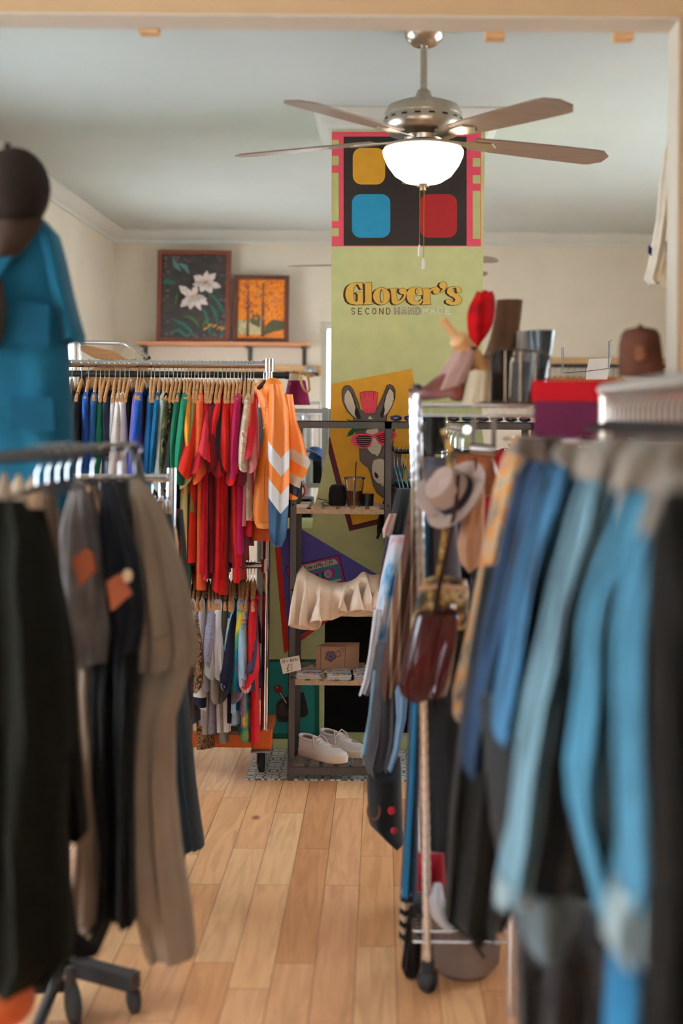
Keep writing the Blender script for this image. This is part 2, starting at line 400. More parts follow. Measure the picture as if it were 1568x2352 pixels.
# --- panel at the top: framed black field with three plain rounded shapes
cur = M(ch.location)
paint('pink', rect(762, 303, 1104, 566), 1); paint('black', rect(789, 314, 1071, 564), 2)
for (a, b) in ((322, 338), (359, 379), (398, 507), (525, 542)): 
    paint('gold', rect(762, a-1, 778, b+1), 2); paint('green', rect(763, a, 777, b), 3)
for (a, b) in ((364, 382), (403, 421), (439, 548)): 
    paint('gold', rect(1085, a-1, 1103, b+1), 2); paint('green', rect(1086, a, 1102, b), 3)
def rrect(x0, y0, x1, y1, r):
    o = []
    for cx_, cy_, a0 in ((x1-r, y0+r, -90), (x1-r, y1-r, 0), (x0+r, y1-r, 90), (x0+r, y0+r, 180)):
        o += [(cx_+r*cos(R(a0+15*k)), cy_+r*sin(R(a0+15*k))) for k in range(7)]
    return o
paint('yellow', rrect(810, 340, 884, 424, 20), 3)
paint('blue', rrect(808, 446, 896, 546, 20), 3)
paint('red', rrect(964, 446, 1049, 546, 20), 3)
cur.build('painted_panel', MM, ch, smooth=False)['label'] = 'black painted panel with plain yellow, blue and red shapes in a pink frame'
# --- shop lettering
cur = M(ch.location)
def T7(x, y): return (730+x*.2551, 560+y*.2551)
L_G = [(400,347),(330,350),(290,362),(262,390),(248,430),(247,470),(262,515),(290,540),(340,549),(405,547),(405,435),(345,435),(345,448),(358,450),(358,510),(350,522),(335,520),(322,495),(317,440),(322,395),(340,370),(358,362),(380,400),(388,412),(400,412)]
L_l = [(428,350),(482,347),(484,530),(497,545),(412,548),(412,540),(424,525),(424,372),(416,358)]
L_v = [(640,402),(722,400),(700,420),(712,500),(722,515),(745,505),(770,475),(775,455),(745,450),(728,430),(735,405),(765,398),(795,412),(800,440),(785,490),(750,530),(710,550),(680,545),(665,525),(655,420)]
L_e = [(940,462),(942,430),(925,400),(890,388),(850,390),(820,405),(800,440),(800,490),(815,525),(850,548),(890,550),(925,535),(945,505),(935,495),(915,515),(890,525),(870,512),(862,480),(862,468)]
L_r = [(925,402),(1000,400),(1003,415),(1030,395),(1070,388),(1095,405),(1095,435),(1075,452),(1050,450),(1035,435),(1040,420),(1020,425),(1008,445),(1010,530),(1022,545),(930,548),(945,530),(948,425),(938,412)]
L_q = [(1130,340),(1155,352),(1160,380),(1145,415),(1105,440),(1100,433),(1125,405),(1100,395),(1090,370),(1105,345)]
L_s = [(1285,440),(1255,440),(1245,420),(1250,408),(1235,395),(1212,400),(1212,425),(1240,450),(1275,470),(1293,500),(1280,535),(1240,552),(1190,550),(1152,532),(1150,508),(1170,498),(1195,505),(1200,522),(1225,525),(1238,505),(1225,485),(1185,465),(1160,440),(1165,405),(1190,388),(1230,383),(1270,392),(1290,412)]
L_o = circ(572, 472, 76, 78)
for g in (L_G, L_l, L_o, L_v, L_e, L_r, L_q, L_s):
    for k in (1, 2, 3, 4): paint('brown', [(x-5*k, y+1.3*k) for x, y in g], 1+.1*k, T7)
    line('brown', g, 1.5, 2, T7, True)
    paint('gold', g, 3, T7)
for (cx_, cy_, rx, ry) in ((572, 472, 15, 58), (885, 430, 12, 26)):
    paint('brown', circ(cx_, cy_, rx+2, ry+3), 4, T7); paint('green', circ(cx_+3, cy_, rx-3, ry-6), 5, T7)
FONT = {'S': [[(1,.15),(.7,0),(.3,0),(.05,.2),(.2,.42),(.8,.58),(.95,.8),(.7,1),(.3,1),(0,.85)]], 'E': [[(1,0),(0,0),(0,1),(1,1)],[(0,.5),(.8,.5)]],
 'C': [[(1,.15),(.65,0),(.25,.1),(0,.5),(.25,.9),(.65,1),(1,.85)]], 'O': [[(.5,0),(.12,.18),(0,.5),(.12,.82),(.5,1),(.88,.82),(1,.5),(.88,.18),(.5,0)]],
 'N': [[(0,1),(0,0),(1,1),(1,0)]], 'D': [[(0,0),(0,1),(.5,1),(.9,.8),(1,.5),(.9,.2),(.5,0),(0,0)]], 'H': [[(0,0),(0,1)],[(1,0),(1,1)],[(0,.5),(1,.5)]],
 'A': [[(0,1),(.5,0),(1,1)],[(.2,.62),(.8,.62)]], 'M': [[(0,1),(.1,0),(.5,.7),(.9,0),(1,1)]], 'I': [[(.1,0),(.9,0)],[(.5,0),(.5,1)],[(.1,1),(.9,1)]],
 't': [[(.5,.1),(.5,.9),(.8,1)],[(.1,.4),(.9,.4)]], "'": [[(.5,0),(.4,.25)]], 's': [[(.9,.45),(.5,.38),(.2,.5),(.8,.75),(.7,.95),(.1,.95)]],
 'i': [[(.5,.42),(.5,1)],[(.5,.15),(.5,.22)]], 'l': [[(.4,0),(.5,1)]], 'r': [[(.2,.4),(.3,1)],[(.28,.55),(.6,.4),(.9,.48)]],
 '$': [[(.95,.2),(.6,.08),(.15,.2),(.2,.45),(.8,.6),(.85,.85),(.5,.97),(.05,.85)],[(.5,-.08),(.5,1.1)]], '2': [[(.05,.2),(.4,0),(.9,.15),(.85,.45),(0,1),(1,.97)]],
 'T': [[(0,.1),(.4,0),(1,.05)],[(.6,.03),(.5,.8),(.2,1),(0,.85)]], 'm': [[(0,1),(.05,.45),(.1,.6),(.3,.42),(.45,.55),(.45,1),(.5,.55),(.75,.42),(.9,.6),(.9,1)]],
 'e': [[(.1,.72),(.85,.65),(.7,.42),(.3,.42),(.1,.72),(.3,1),(.95,.9)]], 'o': [[(.5,.42),(.15,.6),(.2,.9),(.55,1),(.85,.8),(.8,.5),(.5,.42)]],
 'f': [[(.9,.1),(.6,0),(.45,.3),(.35,1.25),(.2,1.3),(.5,.9)],[(.1,.5),(.8,.48)]], 'y': [[(0,.45),(.3,.9),(.7,.85)],[(.9,.42),(.6,1.3),(.2,1.3)]],
 'L': [[(.9,.1),(.6,0),(.4,.3),(.3,.9),(0,1),(.3,.85),(1,1)]], 'd': [[(.8,.7),(.5,.45),(.1,.7),(.4,1),(.8,.8)],[(.9,0),(.85,1)]], 'n': [[(.1,1),(.15,.45),(.2,.6),(.6,.42),(.8,.6),(.85,1)]], 'g': [[(.8,.5),(.4,.42),(.1,.7),(.4,1),(.8,.8)],[(.85,.45),(.75,1.3),(.2,1.35)]], 'M2': []}
def letters(c, s, x0, y0, x1, y1, w_, layer, T, wd=.62):
    step = (x1-x0)/len(s)
    for i, chh in enumerate(s):
        for st in FONT.get(chh, []):
            line(c, [(x0+step*(i+.5-wd/2)+u*step*wd, y0+v*(y1-y0)) for u, v in st], w_, layer, T)
letters('brown', 'SECOND', 285, 580, 665, 634, 1.6, 1, T7, .5)
letters('brown', 'HAND', 680, 575, 932, 632, 3.4, 1, T7, .56); letters('ltext', 'HAND', 680, 575, 932, 632, 1.5, 3, T7, .56)
letters('ltext', 'MADE', 935, 577, 1200, 630, 1.9, 1, T7, .62)
cur.build('painted_sign', MM, ch, smooth=False)['label'] = 'gold and brown shop name lettered on the green paint'
# --- donkey poster
cur = M(ch.location)
def T4(x, y): return (640+x*.2296, 840+y*.2296)
paint('maroon', [(756, 1003), (762, 1010), (810, 1206), (1000, 1160), (1002, 1174), (802, 1220), (772, 1111), (754, 1040)], 1)
paint('yellow', [(762, 882), (945.4, 847), (1000, 1160), (810, 1206), (759, 1010)], 2)
head = [(690,197),(655,205),(635,240),(632,300),(637,350),(655,400),(690,460),(745,515),(750,560),(765,640),(775,700),(800,760),(808,830),(812,945),(850,990),(895,1020),(920,1090),(945,1200),(980,1270),(1040,1320),(1100,1330),(1160,1290),(1230,1200),(1250,1000),(1220,880),(1140,800),(1160,640),(1075,560),(1080,500),(1130,410),(1160,330),(1165,250),(1145,205),(1110,185),(1080,200),(1050,280),(1000,390),(980,430),(930,480),(860,470),(815,440),(800,380),(770,310),(740,235),(715,205)]
paint('grey', head, 3, T4); line('dark', head, 1.3, 3.5, T4, True)
paint('cream', [(690,240),(660,290),(657,360),(690,440),(740,500),(780,525),(770,430),(745,340),(715,265)], 4, T4)
paint('cream', [(1110,225),(1080,280),(1050,390),(1045,480),(1040,510),(1090,470),(1130,400),(1150,330),(1145,270)], 4, T4)
line('dark', [(700,235),(740,300),(765,380),(780,440)], 2.2, 4.5, T4); line('dark', [(1105,222),(1070,300),(1050,390)], 2.2, 4.5, T4)
line('dark', [(1110,222),(1150,260),(1155,330)], 1.5, 4.5, T4)
paint('dark', [(765,425),(785,420),(800,450),(822,530),(795,535),(770,510),(760,480)], 5, T4); paint('dark', [(1050,385),(1060,440),(1045,520),(1022,520),(1012,480),(1030,450)], 5, T4)
for (x, y) in ((765, 440), (762, 465), (765, 490)): paint('dark', [(x+12, y-6), (x-10, y-4), (x+12, y+8)], 5, T4); paint('dark', [(x+280, y-46), (x+302, y-36), (x+282, y-30)], 5, T4)
paint('mohawk', [(812,270),(850,258),(930,253),(992,265),(985,340),(975,440),(955,478),(860,480),(840,430),(820,350)], 4, T4)
for x, y0, y1 in ((850,262,330),(868,260,295),(900,256,310),(925,256,300),(948,256,345),(965,258,300),(880,440,478),(915,450,478),(945,430,476)): line('wine', [(x, y0), (x+(915-x)*.12, y1)], 1, 5, T4)
line('wine', [(812,270),(850,258),(930,253),(992,265),(985,340),(975,440),(955,478),(860,480),(840,430),(820,350)], .8, 5, T4, True)
paint('leaf', [(670,528),(720,545),(860,548),(1075,548),(1078,600),(1000,610),(870,640),(770,655),(740,690),(680,712),(700,660),(740,620),(700,600),(742,585)], 5, T4)
paint('cream', [(910,500),(940,535),(890,535)], 4, T4)
paint('cream', [(880,640),(990,628),(1000,680),(960,700),(1030,800),(1020,840),(1010,870),(985,905),(960,885),(930,880),(885,830),(940,740),(930,690),(870,670)], 4.5, T4)
paint('mohawk', [(720,740),(740,700),(790,680),(880,680),(940,690),(1000,662),(1100,650),(1165,660),(1178,695),(1150,740),(1110,790),(1050,797),(1000,780),(960,720),(940,720),(920,800),(880,828),(820,828),(770,795),(725,765)], 6, T4)
paint('dark', [(765,720),(800,697),(880,697),(925,710),(920,760),(895,805),(830,812),(785,780)], 7, T4)
paint('dark', [(975,700),(1010,680),(1090,665),(1145,672),(1130,740),(1100,775),(1040,780),(1000,755)], 7, T4)
for k in range(5):
    y = 715+20*k; line('mohawk', [(768+k*4, y), (925-k*5, y+4)], 1.7, 8, T4); line('mohawk', [(975+k*9, y-20), (1142-k*9, y-38)], 1.7, 8, T4)
paint('cream', [(1000,930),(950,945),(932,1000),(935,1070),(950,1130),(990,1175),(1022,1180),(1018,1195),(1060,1210),(1100,1190),(1110,1120),(1125,1080),(1110,1030),(1075,970),(1040,935)], 5, T4)
paint('dark', [(960,1060),(985,1080),(998,1110),(985,1130),(960,1110),(955,1085)], 6, T4); paint('dark', [(1085,1040),(1110,1040),(1118,1080),(1095,1110),(1080,1080)], 6, T4)
for k in range(3): line('dark', [(1030+k*20, 1180), (1030+k*20, 1200)], .8, 6, T4)
line('gold', circ(1150, 357, 17, 17, 12), 1.4, 6, T4, True)
cur.build('painted_donkey_poster', MM, ch, smooth=False)['label'] = 'painted grey donkey with pink mohawk and slatted glasses on yellow'
# --- purple triangle with the cassette
cur = M(ch.location)
paint('scarlet', [(630, 1245), (645, 1245), (667, 1477), (752, 1419), (864, 1318), (866, 1322), (756, 1424), (652, 1501)], 1)
paint('purple', [(640, 1216), (690, 1214), (864, 1318), (752, 1419), (663, 1478)], 2)
def T3b(x, y): return (640+x*.16582, 1260+y*.16585)
for c, q, l in (('dark', [(98,270),(115,250),(820,86),(840,92),(925,440),(200,600)], 3), ('magenta', [(108,278),(120,262),(820,96),(832,104),(908,440),(200,590)], 4),
                ('cream', [(205,300),(230,250),(770,142),(812,180),(818,208),(205,355)], 5), ('aqua', [(205,358),(820,212),(862,410),(250,560)], 5),
                ('magenta', [(220,395),(762,258),(790,390),(300,500)], 6), ('dark', [(425,375),(545,345),(555,430),(440,460)], 7), ('aqua', [(545,340),(600,322),(625,415),(560,435)], 7), ('dark', [(595,325),(610,322),(628,412),(612,415)], 8), ('cream', [(430,520),(860,408),(862,440),(440,560)], 5.5)):
    paint(c, q, l, T3b)
for (x, y) in ((683, 350), (380, 425)):
    paint('cream', circ(x, y, 54, 54), 7, T3b); paint('lilac', circ(x, y, 47, 47), 8, T3b)
    for k in range(8): line('cream', [(x+30*cos(k*pi/4), y+30*sin(k*pi/4)), (x+46*cos(k*pi/4), y+46*sin(k*pi/4))], 1.2, 9, T3b)
def Tslant(x, y): return T3b(x, y-.24*(x-340))
letters('dark', 'd:', 285, 262, 330, 320, 1.1, 6, Tslant); letters('dark', 'Time', 345, 252, 470, 300, 1.1, 6, Tslant, .85); letters('dark', 'of', 480, 252, 540, 300, 1.1, 6, Tslant, .8)
letters('dark', 'My', 545, 250, 620, 300, 1.1, 6, Tslant, .8); letters('dark', 'Life', 640, 245, 750, 300, 1.1, 6, Tslant, .8)
cur.build('painted_cassette', MM, ch, smooth=False)['label'] = 'purple triangle edged in red with a painted cassette tape'
# --- teal square with joystick
cur = M(ch.location)
paint('dteal', rect(606, 1514, 733, 1697), 1); paint('teal', rect(606, 1520, 722, 1684), 2)
def T3(x, y): return (400+x*.3189, 1200+y*.3189)
jb = [(735,1310),(760,1275),(900,1225),(930,1222),(950,1290),(965,1370),(950,1395),(790,1440),(750,1430),(735,1380)]
paint('dark', jb, 3, T3); line('mid', jb, 1, 3.5, T3, True)
paint('mid', circ(800, 1345, 52, 50), 4, T3); paint('dark', circ(815, 1320, 26, 30), 5, T3)
line('dark', [(752, 1205), (812, 1300)], 7, 6, T3); line('cream', [(758, 1215), (808, 1298)], 2.6, 7, T3)
paint('wine', circ(750, 1198, 31), 8, T3); paint('mohawk', circ(742, 1186, 8), 9, T3); paint('wine', circ(760, 1362, 14), 6, T3)
cur.build('painted_joystick', MM, ch, smooth=False)['label'] = 'teal square with a painted black joystick and red ball'

# ================================================================ CEILING FANS
bladem = mat('grey_brown_fan_blade', (132, 110, 96), .45, 0, .12, 10, .05, stretch=(1, 6, 1))
def make_fan(label):
    t = thing('ceiling_fan', label, 'ceiling fan', (0, 0, CE), 'ceiling fans with five blades')
    z = lambda a: a-CE
    m = M(); m.lathe((0, 0, 0), [(.0, -.001), (.075, -.002), (.072, -.03), (.045, -.055), (.02, -.06), (0, -.06)], 32); m.build('canopy', steel, t)
    m = M(); m.cyl((0, 0, -.05), (0, 0, z(2.83)), .014); m.lathe((0, 0, z(2.80)), [(.05, 0), (.036, .02), (.026, .05), (.014, .06)]); m.build('downrod', steel, t)
    m = M(); m.lathe((0, 0, z(2.70)), [(.06, -.03), (.08, -.02), (.13, -.015), (.147, 0), (.151, .02), (.151, .045), (.147, .05), (.149, .062), (.135, .09), (.09, .108), (.03, .114), (0, .114)], 48); m.build('motor_housing', steel, t)
    for k in range(18):
        m = M(); a = 2*pi*k/18; m.cbox((.1505*cos(a), .1505*sin(a), z(2.735)), (.004, .022, .007), Matrix.Rotation(a, 3, 'Z')); m.build('vent_slot', blackmetal, t, smooth=False)
    m = M(); m.lathe((0, 0, z(2.64)), [(.0, .05), (.075, .045), (.07, .02), (.05, .01), (.09, .005), (.145, -.002), (.152, -.012), (.146, -.02)], 48); m.build('light_fitter', steel, t)
    m = M(); m.lathe((0, 0, z(2.632)), [(.145, 0), (.154, -.012), (.152, -.03), (.136, -.066), (.108, -.104), (.07, -.128), (.03, -.138), (.0, -.14)], 48)
    m.build('light_bowl', mat('lit_glass_bowl', (255, 232, 205), .3, 0, 0, 5, 0, emis=LAMP), t)
    m = M(); m.lathe((0, 0, z(2.492)), [(.0, .008), (.03, .006), (.024, -.006), (.008, -.012), (.012, -.02), (0, -.024)]); m.build('finial', steel, t)
    for x, zb in ((-.012, 2.215), (.004, 2.165)):
        m = M(); m.cyl((x, -.02, z(2.49)), (x, -.02, z(zb+.04)), .0016, n=6); c_ = m.build('pull_chain', brass, t)
        m = M(); m.lathe((x, -.02, z(zb)), [(.0, 0), (.006, .002), (.006, .03), (.003, .044), (0, .046)], 12); m.build('pull_fob', paper, c_)
    for k in range(5):
        a = R(90+72*k); rot = Matrix.Rotation(a, 3, 'Z') @ Matrix.Rotation(R(-9), 3, 'X')
        zc = z(2.668)
        m = M(); o = [(.2, -.052), (.3, -.062), (.5, -.07), (.7, -.074), (.735, -.07), (.774, -.03), (.774, .03), (.735, .07), (.7, .074), (.5, .07), (.3, .062), (.2, .052)]
        m.prism([rot @ V((x, y, -.03*x))+V((0, 0, zc)) for x, y in o], rot @ V((0, 0, .006)))
        b = m.build('blade', bladem, t, smooth=False)
        m = M(); o = [(.09, -.018), (.16, -.014), (.2, -.03), (.27, -.034), (.3, 0), (.27, .034), (.2, .03), (.16, .014), (.09, .018)]
        m.prism([rot @ V((x, y, -.03*x-.006))+V((0, 0, zc)) for x, y in o], rot @ V((0, 0, .006)))
        m.build('blade_iron', steel, b, bevel=.001)
    return t
LAMP = 9.0
f1 = make_fan('brushed nickel ceiling fan with lit bowl hanging in front of the chimney'); f1.location = (.151, 4.66, CE)
f2 = copy_tree(f1); f2.location = (.12, 8.45, CE); f2.rotation_euler.z = R(18)
f2['label'] = 'farther ceiling fan mostly hidden behind the green chimney, blade tips showing'
# ================================================================ BACK WALL : shelf, pictures, peg rail
def PB(px, py): return P(px, py, YB)
ts = thing('wall_shelf', 'long wooden shelf on black brackets on the back wall holding two pictures', 'shelf', (P(514, 788, 9.6).x, YB, P(514, 788, 9.6).z))
a = P(317, 785, 9.6); b = P(710, 792, 9.6); zs = P(514, 786, 9.6).z
m = M(ts.location); m.box((a.x, 9.52, zs-.03), (b.x, YB-.001, zs)); m.build('board', mat('shelf_wood', (186, 124, 84), .55, 0, .14, 6, .05, stretch=(1, 8, 8)), ts, bevel=.003)
for px in (332, 573, 698):
    x = P(px, 790, 9.7).x; m = M(ts.location)
    m.box((x-.015, YB-.012, zs-.2), (x+.015, YB-.001, zs-.031)); m.box((x-.015, 9.55, zs-.043), (x+.015, YB-.001, zs-.031))
    m.build('bracket', blackmetal, ts, smooth=False)
def picture(name, label, x0, y0, x1, y1, fr, fwm, canvas_mat, deco):
    D = 9.6; a = P(x0, y1, D); b = P(x1, y0, D); z0 = zs
    t = thing(name, label, 'picture', ((a.x+b.x)/2, D, z0))
    h = b.z-zs; m = M(t.location); f = fr; lean = .05
    def q(x, z, d): return V((x, D+.03+lean*(z-z0)/h-d, z))
    for (xa, xb, za, zb) in ((a.x, b.x, z0, z0+f), (a.x, b.x, b.z-f, b.z), (a.x, a.x+f, z0+f, b.z-f), (b.x-f, b.x, z0+f, b.z-f)):
        m.prism([q(xa, za, .025), q(xb, za, .025), q(xb, zb, .025), q(xa, zb, .025)], (0, .025, 0))
    m.build('frame', fwm, t, smooth=False)
    m = M(t.location); m.prism([q(a.x+f, z0+f, .01), q(b.x-f, z0+f, .01), q(b.x-f, b.z-f, .01), q(a.x+f, b.z-f, .01)], (0, .008, 0))
    m.build('canvas', canvas_mat, t, smooth=False)
    m = M(t.location); keys = deco(m, lambda px, py, l=0: (lambda p: q(p.x, p.z, .0115+.0006*l))(P(px, py, D)))
    m.build('painted_motif', keys, t, smooth=False)
    return t
oil = lambda k, c: mat('oil_'+k, c, .5, 0, .22, 60, .15)
def T8(x, y): return (320+x*.2679, 540+y*.2679)
def lily(m, q):
    mats = [oil('petal', (222, 205, 198)), oil('leaf', (32, 92, 74)), oil('olive', (72, 92, 40)), oil('gold', (200, 130, 30)), oil('mist', (110, 92, 88)), oil('paleleaf', (90, 130, 130))]
    def pp(i, pts, l): m.mi = i; m.poly([q(*T8(*p), l) for p in pts])
    def leaf(i, pts, w_, l):
        n = len(pts); up = []; dn = []
        for k, (x, y) in enumerate(pts):
            a_ = pts[max(k-1, 0)]; b_ = pts[min(k+1, n-1)]; dx, dy = b_[0]-a_[0], b_[1]-a_[1]; L = math.hypot(dx, dy); ww = w_*sin(pi*(k+.15)/(n-.7))
            up.append((x-dy/L*ww, y+dx/L*ww)); dn.append((x+dy/L*ww, y-dx/L*ww))
        pp(i, up+dn[::-1], l)
    leaf(5, [(275, 190), (300, 250), (345, 300)], 22, 1); leaf(5, [(330, 235), (380, 260), (415, 320)], 22, 1)
    leaf(1, [(180, 400), (230, 390), (300, 405)], 28, 1); leaf(2, [(320, 480), (310, 540), (300, 590)], 12, 1)
    leaf(1, [(570, 480), (640, 530), (700, 620), (735, 700)], 14, 1); leaf(1, [(500, 600), (560, 660), (590, 780), (610, 880)], 14, 1)
    leaf(1, [(260, 710), (370, 760), (430, 810), (470, 880)], 18, 1); leaf(1, [(260, 830), (330, 810), (380, 850), (430, 885)], 16, 1)
    leaf(2, [(360, 690), (430, 700), (480, 740), (510, 790)], 14, 2); leaf(1, [(600, 590), (640, 650), (670, 760)], 16, 2); leaf(1, [(720, 880), (700, 800), (735, 740)], 16, 2); leaf(2, [(540, 790), (560, 740), (600, 710)], 12, 2)
    for (cx, cy, ps) in ((560, 400, [(460, 345, 40), (570, 300, 28), (645, 320, 30), (690, 440, 30), (610, 490, 34), (520, 480, 34), (450, 420, 26)]), (450, 520, [(335, 430, 36), (350, 610, 34), (430, 630, 34), (580, 590, 30), (570, 545, 26), (480, 430, 30), (520, 640, 26)])):
        for (x, y, w_) in ps: leaf(0, [(cx, cy), (lerp(cx, x, .35), lerp(cy, y, .3)), (lerp(cx, x, .7), lerp(cy, y, .66)), (x, y)], w_, 3)
        leaf(3, [(cx-20, cy+10), (cx, cy), (cx+30, cy-20)], 9, 4)
    for (x, y) in ((560, 800), (600, 770), (640, 775), (680, 790), (710, 800)): leaf(3, [(x-20, y+14), (x, y), (x+24, y-10)], 10, 3)
    r_ = random.Random(4)
    for k in range(46):
        e = k % 4; x = r_.uniform(190, 730) if e < 2 else (r_.uniform(190, 240) if e == 2 else r_.uniform(680, 735)); y = (r_.uniform(170, 215) if e == 0 else r_.uniform(840, 880)) if e < 2 else r_.uniform(170, 880)
        leaf(4, [(x-14, y), (x, y+r_.uniform(-8, 8)), (x+14, y)], 8, .5)
    return mats
def autumn(m, q):
    mats = [oil('trunk', (86, 50, 34)), oil('shrub', (74, 70, 40)), oil('path', (226, 128, 40)), oil('water', (196, 178, 132)), oil('foliage', (190, 92, 30)), oil('sky', (170, 160, 140))]
    def pp(i, pts, l): m.mi = i; m.poly([q(*T8(*p), l) for p in pts])
    r_ = random.Random(5)
    pp(3, [(838, 730), (1040, 720), (1040, 850), (838, 850)], 1); pp(2, [(1075, 888), (1150, 830), (1245, 805), (1245, 888)], 3)
    pp(1, [(1060, 860), (1080, 770), (1140, 720), (1245, 740), (1245, 805), (1150, 825)], 2)
    pp(1, [(940, 740), (960, 680), (1000, 660), (1035, 700), (1030, 790), (960, 760)], 2)
    for k in range(16): x = 842+r_.uniform(0, 66); y = r_.uniform(720, 850); pp(1, [(x-8, y), (x, y-6), (x+8, y), (x, y+5)], 1.5)
    for (x, w_) in ((925, 14), (1055, 16)):
        pp(0, [(x-w_, 870), (x-w_*.6, 600), (x-4, 400), (x+4, 400), (x+w_*.6, 600), (x+w_, 870)], 3)
        for k in range(9):
            a = r_.uniform(-1.2, 1.2); L = r_.uniform(70, 190); y = r_.uniform(430, 640); x2 = x+sin(a)*L; y2 = y-cos(a)*L*.6
            x2 = min(max(x2, 842), 1240); pp(0, [(x-4, y), (x+4, y), (x2+2, max(y2, 385)), (x2-2, max(y2, 385)+3)], 2.5)
    for k in range(170):
        x = r_.uniform(855, 1228); y = r_.uniform(395, 720); s = r_.uniform(5, 15); pp((4, 2, 4, 0, 4, 2, 5)[k % 7], [(x-s, y), (x, y-s*.5), (x+s, y), (x, y+s*.6)], 3.5)
    return mats
picture('lily_painting', 'framed dark painting of two white lilies standing on the wall shelf', 358, 573, 528, 783, .035, woodr,
        mat('dark_lily_ground', (50, 42, 38), .5, 0, .35, 14, .2), lily)
picture('autumn_painting', 'smaller framed painting of orange autumn trees beside the lily picture', 534, 631, 663, 783, .035, mat('dark_frame_wood', (84, 40, 26), .4, 0, .15, 12, .05),
        ramp_mat('autumn_ground', 'X', [(0, (120, 60, 26)), (.38, (214, 112, 30)), (.5, (232, 140, 50)), (.62, (196, 92, 34)), (1, (180, 150, 110))], scale=26, noise=True, const=False), autumn)
def peg_rail(label, x0, x1, y):
    a = P(x0, y-13, YB-.03); b = P(x1, y+13, YB-.03); t = thing('peg_rail', label, 'peg rail', ((a.x+b.x)/2, YB, b.z), 'wooden peg rails on the back wall')
    m = M(t.location); m.box((a.x, YB-.03, b.z), (b.x, YB-.001, a.z)); m.build('board', woodp, t, bevel=.003)
    zc = (a.z+b.z)/2-.03
    m = M(t.location); m.cyl((a.x+.02, YB-.08, zc), (b.x-.02, YB-.08, zc), .014); m.build('rail', blackmetal, t)
    for k in range(4):
        x = lerp(a.x+.05, b.x-.05, k/3); m = M(t.location); m.cyl((x, YB-.03, zc), (x, YB-.08, zc), .008); m.build('bracket', blackmetal, t)
    return t
peg_rail('pale wooden peg rail on the back wall below the picture shelf', 430, 738, 850)
peg_rail('pale wooden peg rail on the back wall right of the chimney', 1240, 1545, 833)
p = P(712, 853, YB-.06); t = thing('camera_dome', 'round grey hook plate on the wooden peg rail beside the chimney', 'wall fitting', p)
m = M(t.location); m.tube([p+V((.035*cos(k*pi/8), .01, .035*sin(k*pi/8))) for k in range(16)], .012, 8, closed=True); m.build('ring', galv, t)
m = M(t.location); m.ball(p, .022); m.build('knob', paper, t)
t.name = 'wall_hook'

# ---------------------------------------------------------------- clothes hangers
def hook_pts(r=.02, zt=-.066):
    pts = [V((0, 0, zt)), V((0, 0, -.036))]
    for k in range(9): a = R(-62+30*k); pts.append(V((r*cos(a), 0, r*sin(a))))
    return pts
_hang = {}
def hanger(kind, label, loc, rz=0, group=None, rr=.02, category='hanger'):
    key = (kind, rr)
    if key not in _hang:
        t = thing('clothes_hanger', '', '', (0, 0, 0))
        m = M(); m.tube(hook_pts(rr), .0036 if kind == 'thick' else .0019, 6); h = m.build('hook', chrome, t)
        m = M()
        if kind in ('wood', 'darkwood'):
            rings = []
            for k in range(15):
                x = -.215+.43*k/14; f = abs(x)/.215; z = -.092-.075*f**1.35; hh = .03-.018*min(1, f*1.6); th = .0078
                rings.append([V((x, th*cos(a), z+hh*sin(a))) for a in [2*pi*i/10 for i in range(10)]])
            m.loft(rings); m.build('arms', woodh if kind == 'wood' else mat('dark_hanger_wood', (96, 62, 42), .5), t)
        elif kind in ('dark', 'thick'):
            m.tube([(-.045, 0, -.085), (0, 0, -.066), (.045, 0, -.085)], .004, 8); m.build('arms', blackmetal, t)
        elif kind == 'white':
            m.tube([(-.19, 0, -.15), (-.1, 0, -.105), (0, 0, -.07), (.1, 0, -.105), (.19, 0, -.15)], .006, 8); m.build('arms', paper, t)
        elif kind == 'clip':
            m.cyl((-.12, 0, -.07), (.12, 0, -.07), .0028, n=8); b = m.build('bar', chrome, t)
            for x in (-.1, .1):
                m = M(); m.box((x-.012, -.006, -.115), (x+.012, .006, -.064)); m.build('clip', chrome, t, bevel=.002)
        else:
            mt = {'blue': mat('blue_plastic', (62, 140, 172), .35), 'wire': chrome}[kind]
            m.tube([(0, 0, -.066), (.1, 0, -.105), (.2, 0, -.15), (.205, 0, -.16), (.19, 0, -.165), (0, 0, -.166), (-.19, 0, -.165), (-.205, 0, -.16), (-.2, 0, -.15), (-.1, 0, -.105)], .003 if kind == 'blue' else .0018, 6, closed=True)
            m.build('arms', mt, t)
        _hang[key] = t; c = t
    else: c = copy_tree(_hang[key])
    c.location = loc; c.rotation_euler = (0, 0, rz); tag(c, label, category, group)
    return c

